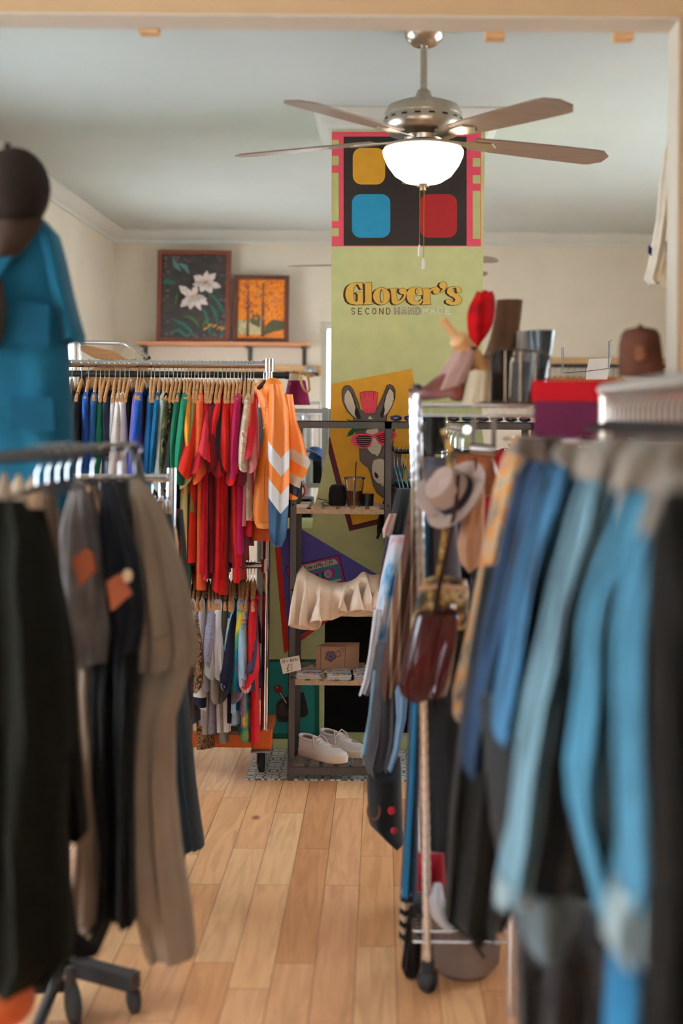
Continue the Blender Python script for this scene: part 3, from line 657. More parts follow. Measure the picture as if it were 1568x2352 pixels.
# ---------------------------------------------------------------- shirts on hangers (local x = along the hanger)
def shirt(name, label, cat, loc, mt, w=.23, L=.7, slv=.2, th=.012, rz=0, seed=0, smt=None, group=None, collar=True, flare=.03, z0=-.1, nk=.045, hood=False, cuff=None, hem=None, swing=0, sr=.078):
    r_ = random.Random(seed*31+5); t = thing(name, label, cat, loc, group, rz)
    ph = r_.uniform(0, 6); k1 = r_.uniform(2.5, 4.5); amp = r_.uniform(.6, 1.2)*th
    lean = r_.uniform(-.02, .02)+swing
    nj, n = 12, 28; rings = []
    for j in range(nj+1):
        s = j/nj; W = w*(.97-.05*sin(pi*s)+.1*s); T = (.35+.65*min(1, s*5))*th*(1+.9*s)
        ring = []
        for i in range(n):
            a = 2*pi*i/n; c = cos(a); c2 = math.copysign(abs(c)**.75, c); sn = math.copysign(abs(sin(a))**.7, sin(a))
            z = z0-.085*abs(c2)**1.3*(1-s)**1.5-s*L+.012*s*sin(k1*c2+ph)
            if j < 3 and abs(c2) < .42: z -= nk*(1-(abs(c2)/.42)**2)*(1-j/3)
            y = T*sn+amp*(.3+.8*s)*sin(k1*1.2*c2+ph+.6*s)+lean*s
            ring.append(V((W*c2, y, z)))
        rings.append(ring)
    m = M(); m.loft(rings, (True, False)); b = m.build('body', mt, t, ang=70)
    if slv:
        for sg in (-1, 1):
            rings = []; n2 = 16; sw = r_.uniform(-.03, .03)+swing; long = slv > .35; nj2 = 12 if long else 6; slant = r_.uniform(.012, .035)*r_.choice((-1, 1))
            for j in range(nj2+1):
                s = j/nj2; cx = sg*(w*.95+(.085 if not long else .05)*s+.012*sin(3*s+ph)); z = z0-.06-slv*s
                rx = lerp(.035, sr if not long else sr*.75, min(1, s*2.2))*(1 if not long else 1-.35*s); ry = th*(.8+.9*min(1, s*1.4))*1.1+.002
                ring = []
                for i in range(n2):
                    a = 2*pi*i/n2
                    ring.append(V((cx+rx*cos(a)*(1 if abs(cos(a)) < .95 else 1.03), ry*sin(a)+sw*s+amp*.6*sin(2.5*cos(a)+ph+4*s)*s, z-.035*s*sg*cos(a)*(.3 if long else 1)-.03*(1-s)*sg*cos(a)+slant*s*sin(a))))
                rings.append(ring)
            m = M(); m.loft(rings, (True, False)); sl = m.build('sleeve', smt or mt, t, ang=70)
            if cuff:
                m = M(); m.loft([[V((p.x, p.y, p.z+dz)) for p in rings[-1]] for dz in (.005, -.045)], (False, False)); m.build('cuff', cuff, sl, ang=70)
    if collar:
        m = M(); pts = []
        for i in range(14):
            a = 2*pi*i/14; pts.append((.072*cos(a), (th*.8+.01)*sin(a), z0+.002-.006*cos(2*a)-(.02 if sin(a) < 0 else .0)))
        pts = [(x_*1.12, y_, z_-nk*.75*(1-min(1, (x_/.085)**2))) for x_, y_, z_ in pts]; m.tube(pts, .007, 6, closed=True); m.build('collar', cuff or smt or mt, t)
    if hood:
        m = M(); m.ball((0, .03, z0-.06), (.1, .035, .085), 14, Matrix.Rotation(R(20), 3, 'X')); m.build('hood', mt, t)
    return t

# ================================================================ BACK RACK with rainbow shirts
DR = 5.52
def RX(px, py=850): return P(px, py, DR).x
zr = P(500, 838, DR).z; zl = P(520, 1297, DR).z
xr = P(619, 840, DR).x; xl = -1.62
RF = DR-.02
orange = mat('orange_enamel', (226, 100, 24), .4, 0, .06, 30, .03)
t = thing('garment_rack', 'double-rail chrome garment rack with orange base in front of the green chimney', 'garment rack', ((xl+xr)/2, RF, 0))
m = M(t.location); m.cyl((xl, RF, zr), (xr+.006, RF, zr), .0165, n=20); m.build('top_rail', chrome, t)
m = M(t.location); m.cyl((xl, RF, zl), (xr, RF, zl), .0145, n=20); m.build('lower_rail', chrome, t)
xp = P(609, 1500, DR).x
for x, x2 in ((xr, xp), (xl, xl)):
    m = M(t.location); m.cyl((x2, RF, .15), (x, RF, zr+.025), .017, n=20); p_ = m.build('post', chrome, t)
    m = M(t.location); m.cyl((x, RF, zr-.03), (x, RF, zr+.028), .023, n=20); m.cyl((x2, RF, zl-.03), (x2, RF, zl+.03), .022, n=20); m.build('joint', chrome, p_)
m = M(t.location); m.box((xl, RF-.03, .115), (xp-.05, RF+.03, .175)); m.box((xp-.048, RF-.035, .108), (xp+.035, RF+.035, .19)); m.box((xp-.03, RF, .12), (xp+.02, RF+.5, .17)); m.box((xl, RF, .12), (xl+.05, RF+.5, .17))
m.build('base', orange, t, bevel=.004)
for (x, y) in ((xp-.01, RF-.01), (xp-.01, RF+.46), (xl+.03, RF-.01), (xl+.03, RF+.46)):
    m = M(t.location); m.box((x-.045, y-.05, .1), (x+.045, y+.05, .108)); m.box((x-.022, y-.02, .04), (x-.017, y+.03, .1)); m.box((x+.017, y-.02, .04), (x+.022, y+.03, .1)); c_ = m.build('caster', galv, t, bevel=.002)
    m = M(t.location); m.lathe((x-.0, y+.005, .047), [(.0, -.014), (.035, -.014), (.045, -.01), (.046, 0), (.045, .01), (.035, .014), (0, .014)], 28, Matrix.Rotation(R(90), 3, 'Y')); m.build('wheel', rubber, c_)
m = M(t.location); m.cyl((xp-.01, RF-.0, .19), (xp-.01, RF-.0, .212), .012, n=6); m.build('bolt', galv, t)

camo = ramp_mat('camouflage_cloth', 'X', [(0, (46, 44, 34)), (.4, (74, 84, 52)), (.5, (120, 110, 80)), (.58, (40, 40, 34)), (.7, (96, 102, 66))], scale=11, distort=.5, noise=True)
camo2 = ramp_mat('pale_camouflage_cloth', 'X', [(0, (52, 52, 44)), (.42, (150, 142, 116)), (.52, (60, 62, 50)), (.6, (176, 168, 144))], scale=16, distort=.5, noise=True)
floral = ramp_mat('pale_floral_cloth', 'X', [(0, (200, 180, 160)), (.5, (226, 204, 182)), (.62, (176, 120, 110))], scale=24, noise=True)
tops = [ # px, colour words, rgb or material, length, sleeve
 (150, 'charcoal', (44, 42, 42), .72, .22), (168, 'olive black', (58, 54, 46), .72, .22),
 (190, 'navy striped', (40, 50, 92), .7, .2), (206, 'royal blue', (36, 84, 172), .74, .3), (223, 'mid blue', (44, 104, 170), .74, .55), (233, 'forest green', (24, 108, 84), .74, .5),
 (243, 'plain white', (232, 226, 232), .72, .5), (253, 'slate navy', (50, 60, 84), .74, .5), (267, 'cool white', (228, 224, 234), .78, .5), (278, 'cream white', (226, 214, 204), .76, .45), (289, 'bright white', (238, 232, 238), .76, .5),
 (299, 'black and gold', (60, 44, 26), .6, 0), (318, 'violet', (104, 100, 186), .72, .42), (325, 'deep violet blue', (70, 76, 172), .7, .3), (332, 'cobalt blue', (24, 88, 176), .7, .3),
 (349, 'ocean blue', (20, 92, 150), .7, .34), (357, 'sky blue', (36, 138, 190), .7, .3), (369, 'petrol blue', (12, 96, 140), .7, .26), (380, 'pale grey', (178, 188, 184), .72, .4),
 (389, 'dark camouflage', camo, .72, .3), (400, 'pale camouflage', camo2, .8, .3), (409, 'black', (36, 36, 34), .8, .25), (418, 'emerald green', (22, 108, 80), .94, .22), (426, 'sea green', (30, 132, 96), .94, .24),
 (434, 'pale yellow', (232, 218, 152), .86, .26), (441, 'amber', (244, 158, 52), .5, .16), (449, 'olive', (140, 138, 80), .6, .2), (457, 'scarlet', (214, 44, 24), .84, .22), (465, 'coral orange', (240, 100, 52), .95, .24), (474, 'crimson', (190, 24, 40), .88, .2),
 (483, 'rose red', (212, 48, 66), .92, .16), (493, 'wine', (130, 20, 36), .88, .2), (502, 'cherry red with charcoal sleeves', (208, 34, 44), .94, .2), (512, 'bright red', (222, 28, 34), .96, .17), (521, 'tomato red', (214, 30, 26), .98, .2), (530, 'blood red', (178, 16, 24), .9, .22),
 (539, 'signal red', (218, 24, 30), .93, .24), (548, 'ruby red', (196, 24, 44), .84, .2), (556, 'magenta', (176, 20, 84), .78, .22), (564, 'maroon', (124, 16, 44), .86, .24), (571, 'dusty pink', (206, 120, 118), .66, .2), (577, 'pale floral', floral, .62, .2), (584, 'rose pink', (214, 44, 66), .7, .16)]
for i, (px, nm, c, L, sl) in enumerate(tops):
    x = RX(px); loc = (x, RF, zr); mt = c if not isinstance(c, tuple) else cloth(c)
    hz = 1.5*math.atan(-x/DR)+rnd.uniform(-.1, .1)
    smt = cloth((52, 58, 66)) if 'charcoal sleeves' in nm else (cloth((30, 30, 36)) if nm == 'navy striped' else None)
    shirt('long_sleeved_shirt' if sl >= .4 else 't_shirt', f'{nm} {"long-sleeved shirt" if sl >= .4 else "T-shirt"} on the upper chrome rail of the back rack', 'shirt', loc, mt, w=.2+rnd.uniform(-.01, .02), L=L*.93, slv=sl*1.35 if sl < .4 else sl, th=.0125+rnd.uniform(-.002, .003), rz=pi/2+hz*.5, seed=i, smt=smt, group='shirts on the upper rail', swing=rnd.uniform(-.02, .02), collar=True)
    hanger('wood', f'wooden hanger carrying the {nm} {"shirt" if sl >= .4 else "T-shirt"} on the upper chrome rail', loc, pi/2+hz*.5, 'wooden hangers on the upper rail')
heather = mat('heather_grey_cloth', (150, 142, 158), .9, 0, .25, 90, .1)
tie = ramp_mat('tie_dye_cloth', 'X', [(0, (40, 60, 150)), (.36, (60, 130, 190)), (.44, (214, 210, 220)), (.5, (180, 60, 120)), (.56, (236, 190, 60)), (.62, (60, 160, 190)), (.75, (230, 230, 225))], scale=7, distort=.6, noise=True, const=False)
tie2 = ramp_mat('yellow_teal_tie_dye', 'X', [(0, (216, 168, 40)), (.42, (226, 190, 60)), (.5, (60, 150, 110)), (.56, (24, 140, 180)), (.8, (200, 60, 40))], scale=5, noise=True, const=False)
stripes = ramp_mat('navy_white_stripes', 'Z', [(0, (34, 36, 60)), (.5, (222, 218, 214))], scale=3.8)
paisley = ramp_mat('brown_paisley_cloth', 'X', [(0, (86, 66, 46)), (.47, (196, 156, 116)), (.53, (96, 72, 50)), (.6, (190, 150, 110))], scale=30, distort=2, noise=True)
lows = [(427, 'pale blue grey', (186, 200, 206), .5, .2), (436, 'blue grey', (150, 156, 176), .6, .3), (452, 'silvery white', (206, 206, 224), .66, .2), (460, 'navy and white striped', stripes, .5, .42), (466, 'brown paisley', paisley, .79, .3), (473, 'lilac grey', (190, 184, 198), .66, .3), (481, 'stone grey', (168, 160, 154), .72, .25),
 (489, 'light heather', heather, .7, .2), (497, 'off white', (214, 208, 214), .7, .3), (505, 'warm grey', (150, 140, 130), .74, .35), (513, 'soft white', (220, 214, 218), .68, .25), (520, 'dark taupe', (76, 66, 58), .5, .35), (528, 'teal blue', (20, 92, 134), .58, .3),
 (536, 'midnight navy', (26, 30, 54), .66, .3), (542, 'ice blue', (172, 204, 220), .6, .28), (550, 'powder blue', (160, 186, 208), .66, .25), (557, 'rainbow tie-dye', tie, .68, .3), (564, 'yellow and teal tie-dye', tie2, .73, .3), (571, 'mauve heather', mat('mauve_heather_cloth', (140, 122, 146), .9, 0, .25, 90, .1), .62, .38), (578, 'purple splash print', ramp_mat('splash_print', 'X', [(0, (84, 60, 84)), (.55, (60, 40, 60)), (.64, (180, 70, 60))], scale=9, noise=True), .5, .22),
 (586, 'scarlet red', (206, 20, 34), .74, .28)]
for i, (px, nm, c, L, sl) in enumerate(lows):
    x = P(px, 1300, DR).x; loc = (x, RF, zl); mt = c if not isinstance(c, tuple) else cloth(c); hz = .5*math.atan(-x/DR)+rnd.uniform(-.04, .1)
    shirt('t_shirt', f'{nm} shirt on the lower chrome rail of the back rack', 'shirt', loc, mt, w=.2, L=L*.87, slv=sl, th=.014, rz=pi/2+hz, seed=i+100, group='shirts on the lower rail', swing=rnd.uniform(-.03, .01), z0=-.097, nk=.05)
    hanger('wood', f'wooden hanger carrying the {nm} shirt on the lower chrome rail', loc, pi/2+hz, 'wooden hangers on the lower rail')
# dark jackets behind on the lower rail
for i, (px, nm, c) in enumerate([(446, 'quilted black puffer', (24, 24, 28))]):
    loc = (P(px, 1300, DR).x, RF+.03, zl); shirt('jacket', f'{nm} jacket among the shirts on the lower chrome rail', 'jacket', loc, mat('black_nylon', (26, 26, 30), .35, 0, .2, 30, .4), w=.19, L=.55+.25*i, slv=.5, th=.025, rz=pi/2, seed=200+i, group='jackets on the lower rail')
    hanger('darkwood', f'dark wooden hanger carrying the {nm} jacket on the lower rail', loc, pi/2)

# ---------------------------------------------------------------- orange windbreaker hung at the rack's right end
def bands(key, stops, k=1.0, zk=1.0):
    """chevron bands: value = -z*zk + k*|around|"""
    m = bpy.data.materials.new(key); m.use_nodes = True; nt = m.node_tree; N = nt.nodes; Lk = nt.links
    b = N['Principled BSDF']; b.inputs['Roughness'].default_value = .5
    tc = N.new('ShaderNodeTexCoord'); sp = N.new('ShaderNodeSeparateXYZ'); Lk.new(tc.outputs['Object'], sp.inputs[0])
    ab = N.new('ShaderNodeMath'); ab.operation = 'ABSOLUTE'; Lk.new(sp.outputs[0], ab.inputs[0])
    ml = N.new('ShaderNodeMath'); ml.operation = 'MULTIPLY_ADD'; Lk.new(ab.outputs[0], ml.inputs[0]); ml.inputs[1].default_value = k
    ng = N.new('ShaderNodeMath'); ng.operation = 'MULTIPLY'; Lk.new(sp.outputs[2], ng.inputs[0]); ng.inputs[1].default_value = -1
    Lk.new(ng.outputs[0], ml.inputs[2])
    rp = N.new('ShaderNodeValToRGB'); cr = rp.color_ramp; cr.interpolation = 'CONSTANT'
    while len(cr.elements) < len(stops): cr.elements.new(.5)
    for e, (p_, c) in zip(cr.elements, stops): e.position = p_; e.color = lin(c)+(1,)
    Lk.new(ml.outputs[0], rp.inputs[0]); Lk.new(rp.outputs[0], b.inputs['Base Color']); return m
OR = (244, 132, 40); WH = (226, 224, 226); NV = (24, 78, 118)
nylon = mat('orange_nylon', OR, .5, 0, .05, 12, .25)
DJ = 5.27
def PJ(px, py, d=0): return P(px, py, DJ+d)
t = thing('windbreaker', 'orange windbreaker with white chevrons and navy cuffs hung on the rack end', 'jacket', PJ(610, 870))
def ringloft(m, prof, th, n=24, ph=0, amp=.01, k=4, Dd=0, tilt=0, cap=(True, False)):
    rings = []
    for j, (py, x0, x1) in enumerate(prof):
        a_ = PJ(x0, py); b_ = PJ(x1, py); c = (a_+b_)/2; hw = (b_.x-a_.x)/2; s = j/(len(prof)-1)
        rings.append([V((c.x+hw*cos(a), DJ+Dd+th*min(1, .3+3*s)*sin(a)+amp*s*sin(k*cos(a)+ph+2*s), c.z+tilt*cos(a))) for a in [2*pi*i/n for i in range(n)]])
    m.loft(rings, cap)
m = M(t.location); ringloft(m, [(878, 590, 640), (900, 588, 652), (940, 600, 662), (1000, 606, 664), (1060, 592, 664), (1100, 586, 662), (1176, 581, 650), (1196, 585, 650)], .07, amp=.014); m.build('body', nylon, t, ang=70)
m = M(t.location); ringloft(m, [(1178, 583, 648), (1200, 584, 646), (1212, 590, 644)], .062, amp=.006, k=18); m.build('waistband', mat('orange_rib', (250, 146, 60), .6, 0, .1, 90, .3, stretch=(8, 8, .3)), t, ang=70)
m = M(t.location); ringloft(m, [(1190, 566, 622), (1215, 570, 626), (1246, 572, 620)], .06, Dd=.12, amp=.01); m.build('back_hem', mat('deep_orange_rib', (214, 84, 20), .6, 0, .1, 60, .3), t, ang=70)
# near sleeve with chevrons: local object origin on its seam line
so = V((PJ(650, 1000).x, DJ-.075, 0))
def sleeve(name, prof, o, bandmat, th, Dd, cuffm):
    m = M(); rings = []
    for j, (py, x0, x1) in enumerate(prof):
        a_ = PJ(x0, py); b_ = PJ(x1, py); c = (a_+b_)/2; hw = (b_.x-a_.x)/2; s = j/(len(prof)-1)
        rings.append([V((c.x+hw*cos(a), DJ+Dd+th*sin(a)+.006*sin(5*a+j), c.z)) for a in [2*pi*i/24 for i in range(24)]])
    m.loft(rings, (True, False)); ob = m.build(name, bandmat, None, ang=70, origin=(0, 0, 0))
    for v in ob.data.vertices: v.co = v.co-o
    ob.parent = t; ob.location = o-V(t.location); return ob
z_ = lambda py: H-(py-CY)/F*DJ
o1 = V((PJ(651, 1100).x, DJ-.09, z_(880)))
def bs(pys, cs, top): return [((z_(top)-z_(q)) , c) for q, c in zip(pys, cs)]
# value = depth below z_(880) + k*|x|: band edges dip at the seam, so edges measured on the seam
near = bands('chevron_sleeve_nylon', [(0, OR)]+bs([1052, 1092, 1132, 1176], [WH, OR, WH, NV], 880), k=1.25)
s1 = sleeve('sleeve', [(884, 622, 650), (920, 622, 660), (980, 620, 666), (1040, 619, 668), (1100, 620, 668), (1160, 620, 666), (1210, 621, 663), (1232, 624, 660), (1240, 630, 655)], o1, near, .05, -.085, None)
for p_ in s1.data.vertices: pass
m = M(t.location); ringloft(m, [(1232, 629, 656), (1243, 629, 654), (1250, 631, 651)], .035, Dd=-.085, amp=.004, k=12); m.build('cuff', mat('navy_rib', (26, 86, 120), .6, 0, .1, 90, .3), s1, ang=70)
m = M(t.location)
s1.children[0].parent = t if False else s1
s1.children[0].location = V(t.location)-V(o1)
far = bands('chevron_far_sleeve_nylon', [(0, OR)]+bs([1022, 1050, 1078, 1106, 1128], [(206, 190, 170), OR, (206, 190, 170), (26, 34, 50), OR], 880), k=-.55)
o2 = V((PJ(650, 1100).x, DJ+.09, z_(880)))
s2 = sleeve('sleeve', [(905, 640, 668), (960, 648, 676), (1000, 650, 690), (1040, 655, 700), (1064, 657, 710), (1090, 657, 700), (1110, 657, 688), (1150, 657, 680)], o2, far, .045, .1, None)
m = M(t.location); m.ball(PJ(628, 893, -.02), (.045, .07, .05), 16, Matrix.Rotation(R(-35), 3, 'Y')); m.build('hood', nylon, t)
m = M(t.location); m.tube([PJ(593, 892, -.03), PJ(606, 879, -.05), PJ(622, 874, -.02), PJ(634, 882, .04)], .009, 8); m.build('collar_lining', cloth((50, 38, 44)), t)
m = M(t.location); m.tube([PJ(612, 902, -.075), PJ(609, 940, -.08), PJ(607, 980, -.08)], .0022, 6); dc = m.build('drawcord', mat('orange_cord', (255, 160, 60), .7), t)
m = M(t.location); m.ball(PJ(607, 983, -.08), .006); m.build('cord_bead', nylon, dc)
m = M(t.location); m.tube([PJ(609, 1065, -.07), PJ(607, 1110, -.074), PJ(608, 1150, -.07)], .0014, 6); m.build('pocket_seam', cloth((190, 90, 20)), t)
m = M(t.location); m.tube([PJ(603, 937, -.076), PJ(622, 937, -.078), PJ(619, 947, -.078)], .0012, 5, closed=True); m.build('chest_logo', cloth((120, 70, 60)), t)
hanger('wood', 'wooden hanger carrying the orange windbreaker at the rack end', (P(607, 845, DR).x, RF, zr), pi/2-.5)

# ================================================================ BEHIND THE RACK (left, further back)
DB = 6.35
z1 = P(400, 860, DB).z
t = thing('garment_rack', 'black pipe garment rack standing behind the chrome rack', 'garment rack', (-.95, DB, 0))
xa, xb = P(130, 860, DB).x, P(660, 862, DB).x
m = M(t.location); m.cyl((xa, DB, z1), (xb, DB, z1), .017, n=16); m.build('rail', blackmetal, t)
m = M(t.location); m.cyl((xb-.012, DB, z1), (xb+.008, DB, z1), .02, n=16); m.build('end_cap', rubber, t)
for x in (P(190, 860, DB).x, P(560, 860, DB).x):
    m = M(t.location); m.cyl((x, DB, .06), (x, DB, z1), .017, n=16); m.build('post', blackmetal, t)
    m = M(t.location); m.box((x-.02, DB-.28, .02), (x+.02, DB+.28, .06)); m.build('foot', blackmetal, t)
for i, (px, nm, c, w_) in enumerate([(205, 'black', (30, 28, 28), .2), (262, 'dark navy', (30, 36, 58), .24), (300, 'ink blue', (34, 42, 66), .22), (345, 'charcoal', (44, 42, 44), .2), (400, 'dark brown', (60, 42, 34), .2), (455, 'olive drab', (62, 60, 44), .2), (505, 'black leather', (26, 24, 24), .2)]):
    loc = (P(px, 860, DB).x, DB, z1); rz = .35 if i in (1, 2) else 1.1
    shirt('jacket', f'{nm} jacket on the black pipe rack behind the rainbow shirts', 'jacket', loc, cloth(c), w=w_, L=.75, slv=.55, th=.03, rz=rz, seed=300+i, group='jackets on the black pipe rack')
    hanger('darkwood', f'dark wooden hanger carrying the {nm} jacket on the black pipe rack', loc, rz)
# chrome face-out rack far left
DF = 7.0
t = thing('waterfall_rack', 'chrome arm rack with bare hangers far left behind the shirts', 'garment rack', P(250, 800, DF))
m = M(t.location); pa = [P(180, 786, DF), P(285, 788, DF), P(303, 796, DF-.1), P(342, 822, DF-.3)]
m.tube(pa, .011, 10); m.build('arm', chrome, t)
x = P(180, 786, DF); m = M(t.location); m.cyl(x, (x.x, DF, .03), .014, n=12); m.box((x.x-.25, DF-.03, 0), (x.x+.25, DF+.03, .03)); m.box((x.x-.03, DF-.25, 0), (x.x+.03, DF+.25, .03)); m.build('stand', chrome, t)
for k in range(7):
    q = lerp(pa[2], pa[3], .12+k*.13)
    hanger('wire', 'empty wire hanger on the sloping chrome arm behind the rainbow shirts', q, R(70), 'empty wire hangers on the chrome arm', rr=.0135)
m = M(); q = [P(182, 790, DF+.05), P(262, 806, DF+.05), P(286, 822, DF+.05), P(270, 838, DF+.05), P(215, 822, DF+.05), P(186, 806, DF+.05)]
m.prism(q, (0, .02, 0)); tag(m.build('wooden_sign', woodp, bevel=.003), 'tilted pale wooden board behind the far left chrome arm', 'sign board')
t = shirt('shirt', 'cream shirt on a wooden hanger at the far left chrome arm', 'shirt', P(280, 795, DF-.06), cloth((196, 150, 104)), w=.16, L=.5, slv=.2, th=.02, rz=.2, seed=401, z0=-.06)
hanger('wood', 'wooden hanger carrying the cream shirt on the far chrome arm', P(280, 795, DF-.06), .2)

# grey steel shelving between rack and chimney
DS = 6.9
t = thing('steel_shelving', 'grey steel shelving unit beside the chimney in front of the bright window', 'shelving', (P(700, 950, DS).x, DS+.15, 0))
x0, x1 = P(600, 940, DS).x, P(747, 940, DS).x
za = P(700, 936, DS).z
for zz in (za, P(700, 1108, DS).z, P(700, 1205, DS).z, .5, .1):
    m = M(t.location); m.box((x0, DS, zz-.03), (x1, DS+.35, zz-.028+.022)); m.build('shelf', galv, t, smooth=False)
for (x, y) in ((x0, DS), (x1, DS), (x0, DS+.35), (x1, DS+.35)):
    m = M(t.location); m.box((x-.018, y-.002, 0), (x+.018, y+.002, za)); m.box((x-.002 if x == x0 else x+.014, y-.002, 0), (x+.002 if x == x0 else x+.018, y+.03, za)); m.build('post', galv, t, smooth=False)
# burgundy fabric bag with bamboo handles
b0 = P(684, 930, DS+.12)
t = thing('handbag', 'burgundy flowered fabric handbag with bamboo handles on the steel shelving', 'handbag', b0)
def PK(px, py, d=.12): return P(px, py, DS+d)
m = M(t.location); rings = []
for (py, x0_, x1_, th) in ((930, 653, 712, .07), (905, 656, 707, .065), (878, 661, 702, .045), (873, 662, 701, .04)):
    a_, b_ = PK(x0_, py), PK(x1_, py); c = (a_+b_)/2; rings.append([V((c.x+(b_.x-a_.x)/2*cos(a)*(1+.03*sin(6*a)), c.y+th*sin(a), c.z)) for a in [2*pi*i/28 for i in range(28)]])
m.loft(rings); m.build('body', ramp_mat('burgundy_flower_cloth', 'X', [(0, (112, 14, 52)), (.6, (124, 18, 62)), (.66, (186, 96, 76))], scale=16, noise=True), t)
m = M(t.location); rings = []
for (py, x0_, x1_, th) in ((874, 662, 701, .042), (858, 665, 698, .03)):
    a_, b_ = PK(x0_, py), PK(x1_, py); c = (a_+b_)/2; rings.append([V((c.x+(b_.x-a_.x)/2*cos(a), c.y+th*sin(a), c.z)) for a in [2*pi*i/20 for i in range(20)]])
m.loft(rings); m.build('top_band', cloth((206, 176, 150)), t)
bamboo = mat('bamboo', (176, 124, 66), .4, 0, .25, 40, .1)
m = M(t.location); m.tube([PK(672, 854, .09), PK(695, 858, .08), PK(722, 862, .07)], .007, 8); m.build('bamboo_rod', bamboo, t)
m = M(t.location); m.tube([PK(690, 858, .07), PK(692, 880, .04), PK(698, 896, .04), PK(706, 902, .04), PK(711, 896, .04), PK(709, 875, .05), PK(706, 860, .07)], .007, 8); m.build('handle', bamboo, t)
t = thing('clothes_rail', 'thin white clothes rail behind the steel shelving carrying pale dresses', 'clothes rail', (P(695, 925, 7.6).x, 7.6, 0))
zq = P(700, 925, 7.6).z
m = M(t.location); m.cyl((P(640, 1, 7.6).x, 7.6, zq), (P(745, 1, 7.6).x, 7.6, zq), .009, n=10); m.build('rail', white, t)
for q_ in (642, 743): m = M(t.location); m.cyl((P(q_, 1, 7.6).x, 7.6, 0), (P(q_, 1, 7.6).x, 7.6, zq), .009, n=10); m.build('post', white, t)
# white dress, cap, bottle, dark case on the shelving
t = shirt('dress', 'white dress hanging behind the steel shelving before the window', 'dress', P(708, 925, 7.6), cloth((232, 228, 226)), w=.035, L=.62, slv=0, th=.03, rz=0, seed=402, z0=-.03)
t = shirt('dress', 'red and white dress hanging behind the steel shelving', 'dress', P(684, 925, 7.6), ramp_mat('red_white_panel', 'X', [(0, (210, 206, 200)), (.4, (196, 60, 40)), (.6, (214, 208, 202))], scale=3), w=.035, L=.5, slv=0, th=.03, rz=0, seed=403, z0=-.03)
zsh = P(700, 1108, DS).z-.006
c = P(716, 1048, DS+.1)
t = thing('baseball_hat', 'blue cap with curved brim resting on the steel shelving', 'cap', c)
m = M(t.location); m.ball(c+V((.02, .03, 0)), (.065, .08, .055), 18, Matrix.Rotation(R(25), 3, 'Y')); m.build('crown', cloth((64, 84, 140)), t)
m = M(t.location); pts = [c+V((-.07+.02*k, -.05, .045-.0035*k*k*.35)) for k in range(8)]; rings = [[p_+V((0, -.02, 0)), p_+V((0, .05, 0)), p_+V((0, .05, .006)), p_+V((0, -.02, .006))] for p_ in pts]; m.loft(rings); m.build('brim', cloth((150, 166, 196)), t)
c = P(712, 1107, DS+.08); c.z = zsh
t = thing('bottle', 'clear white bottle with pale cap standing on the steel shelving', 'bottle', c)
m = M(t.location); m.lathe(c, [(0, 0), (.03, 0), (.033, .01), (.033, .1), (.024, .13), (.014, .14), (.014, .155), (0, .155)], 20); m.build('body', mat('milky_plastic', (210, 214, 220), .3), t)
m = M(t.location); m.lathe(c, [(.017, .15), (.017, .175), (0, .176)], 16); m.build('cap', paper, t)
c = P(735, 1107, DS+.12); c.z = zsh; m = M(); m.box((c.x-.04, DS+.05, zsh), (c.x+.03, DS+.2, zsh+.13))
tag(m.build('storage_box', cloth((26, 26, 34)), bevel=.008), 'small black box beside the bottle on the steel shelving', 'box')
z3 = P(700, 1205, DS).z
m = M(); m.box((P(664, 1, DS).x, DS+.03, z3+.001-.006), (P(724, 1, DS).x, DS+.3, zsh-.09)); tag(m.build('storage_crate', cloth((24, 24, 30)), bevel=.01), 'black crate on the lower level of the steel shelving', 'crate')
r_ = random.Random(3); t = thing('bead_necklace', 'red bead necklace hanging on the black crate', 'necklace', P(692, 1128, DS))
m = M(t.location)
for k in range(26):
    a = 2*pi*k/26; m.ball(P(692+9*cos(a), 1127+13*sin(a), DS+.0), .009, 8)
m.build('beads', mat('red_beads', (150, 16, 30), .3), t)
# ================================================================ BLACK SHELF UNIT before the chimney
DA = 5.365; DZ = 5.74
x0 = P(663, 1400, DA).x; x1 = P(880, 1400, DA).x; x2 = P(1235, 1000, DA).x
ztop = P(770, 967, DA).z
su = thing('shelf_unit', 'dark grey angle-steel shelf unit with slatted wooden shelves before the green chimney', 'shelf unit', ((x0+x1)/2, (DA+DZ)/2, 0))
def angle_post(x, y, sx, sy, w_=.03, zt=None):
    m = M(su.location); m.box((x, y, .0), (x+sx*w_, y+sy*.003, zt or ztop)); m.box((x, y, .0), (x+sx*.003, y+sy*w_, zt or ztop))
    p_ = m.build('post', greymetal, su, smooth=False)
    for zz in (1.215, .84, .455, .09):
        m = M(su.location); yy = y if sy > 0 else y; m.ball((x+sx*w_*.55, yy-sy*.002, zz), .006, 8); m.build('bolt', blackmetal, p_)
for (x, sx) in ((x0, 1), (x1, 1), (x2, -1)):
    for (y, sy) in ((DA, 1), (DZ, -1)): angle_post(x, y, sx, sy)
for y in (DA, DZ-.004):
    m = M(su.location); m.box((x0, y, ztop-.032), (x2, y+.004, ztop)); m.box((x0, y if y == DA else y-.026, ztop-.003), (x2, (y if y == DA else y-.026)+.03, ztop)); m.build('top_beam', greymetal, su, smooth=False)
for x in (x0, x2-.004):
    m = M(su.location); m.box((x, DA, ztop-.032), (x+.004, DZ, ztop)); m.build('side_beam', greymetal, su, smooth=False)
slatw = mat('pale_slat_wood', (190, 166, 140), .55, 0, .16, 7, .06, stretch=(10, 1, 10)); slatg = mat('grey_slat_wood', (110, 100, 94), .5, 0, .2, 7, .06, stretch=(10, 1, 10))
SZ = []
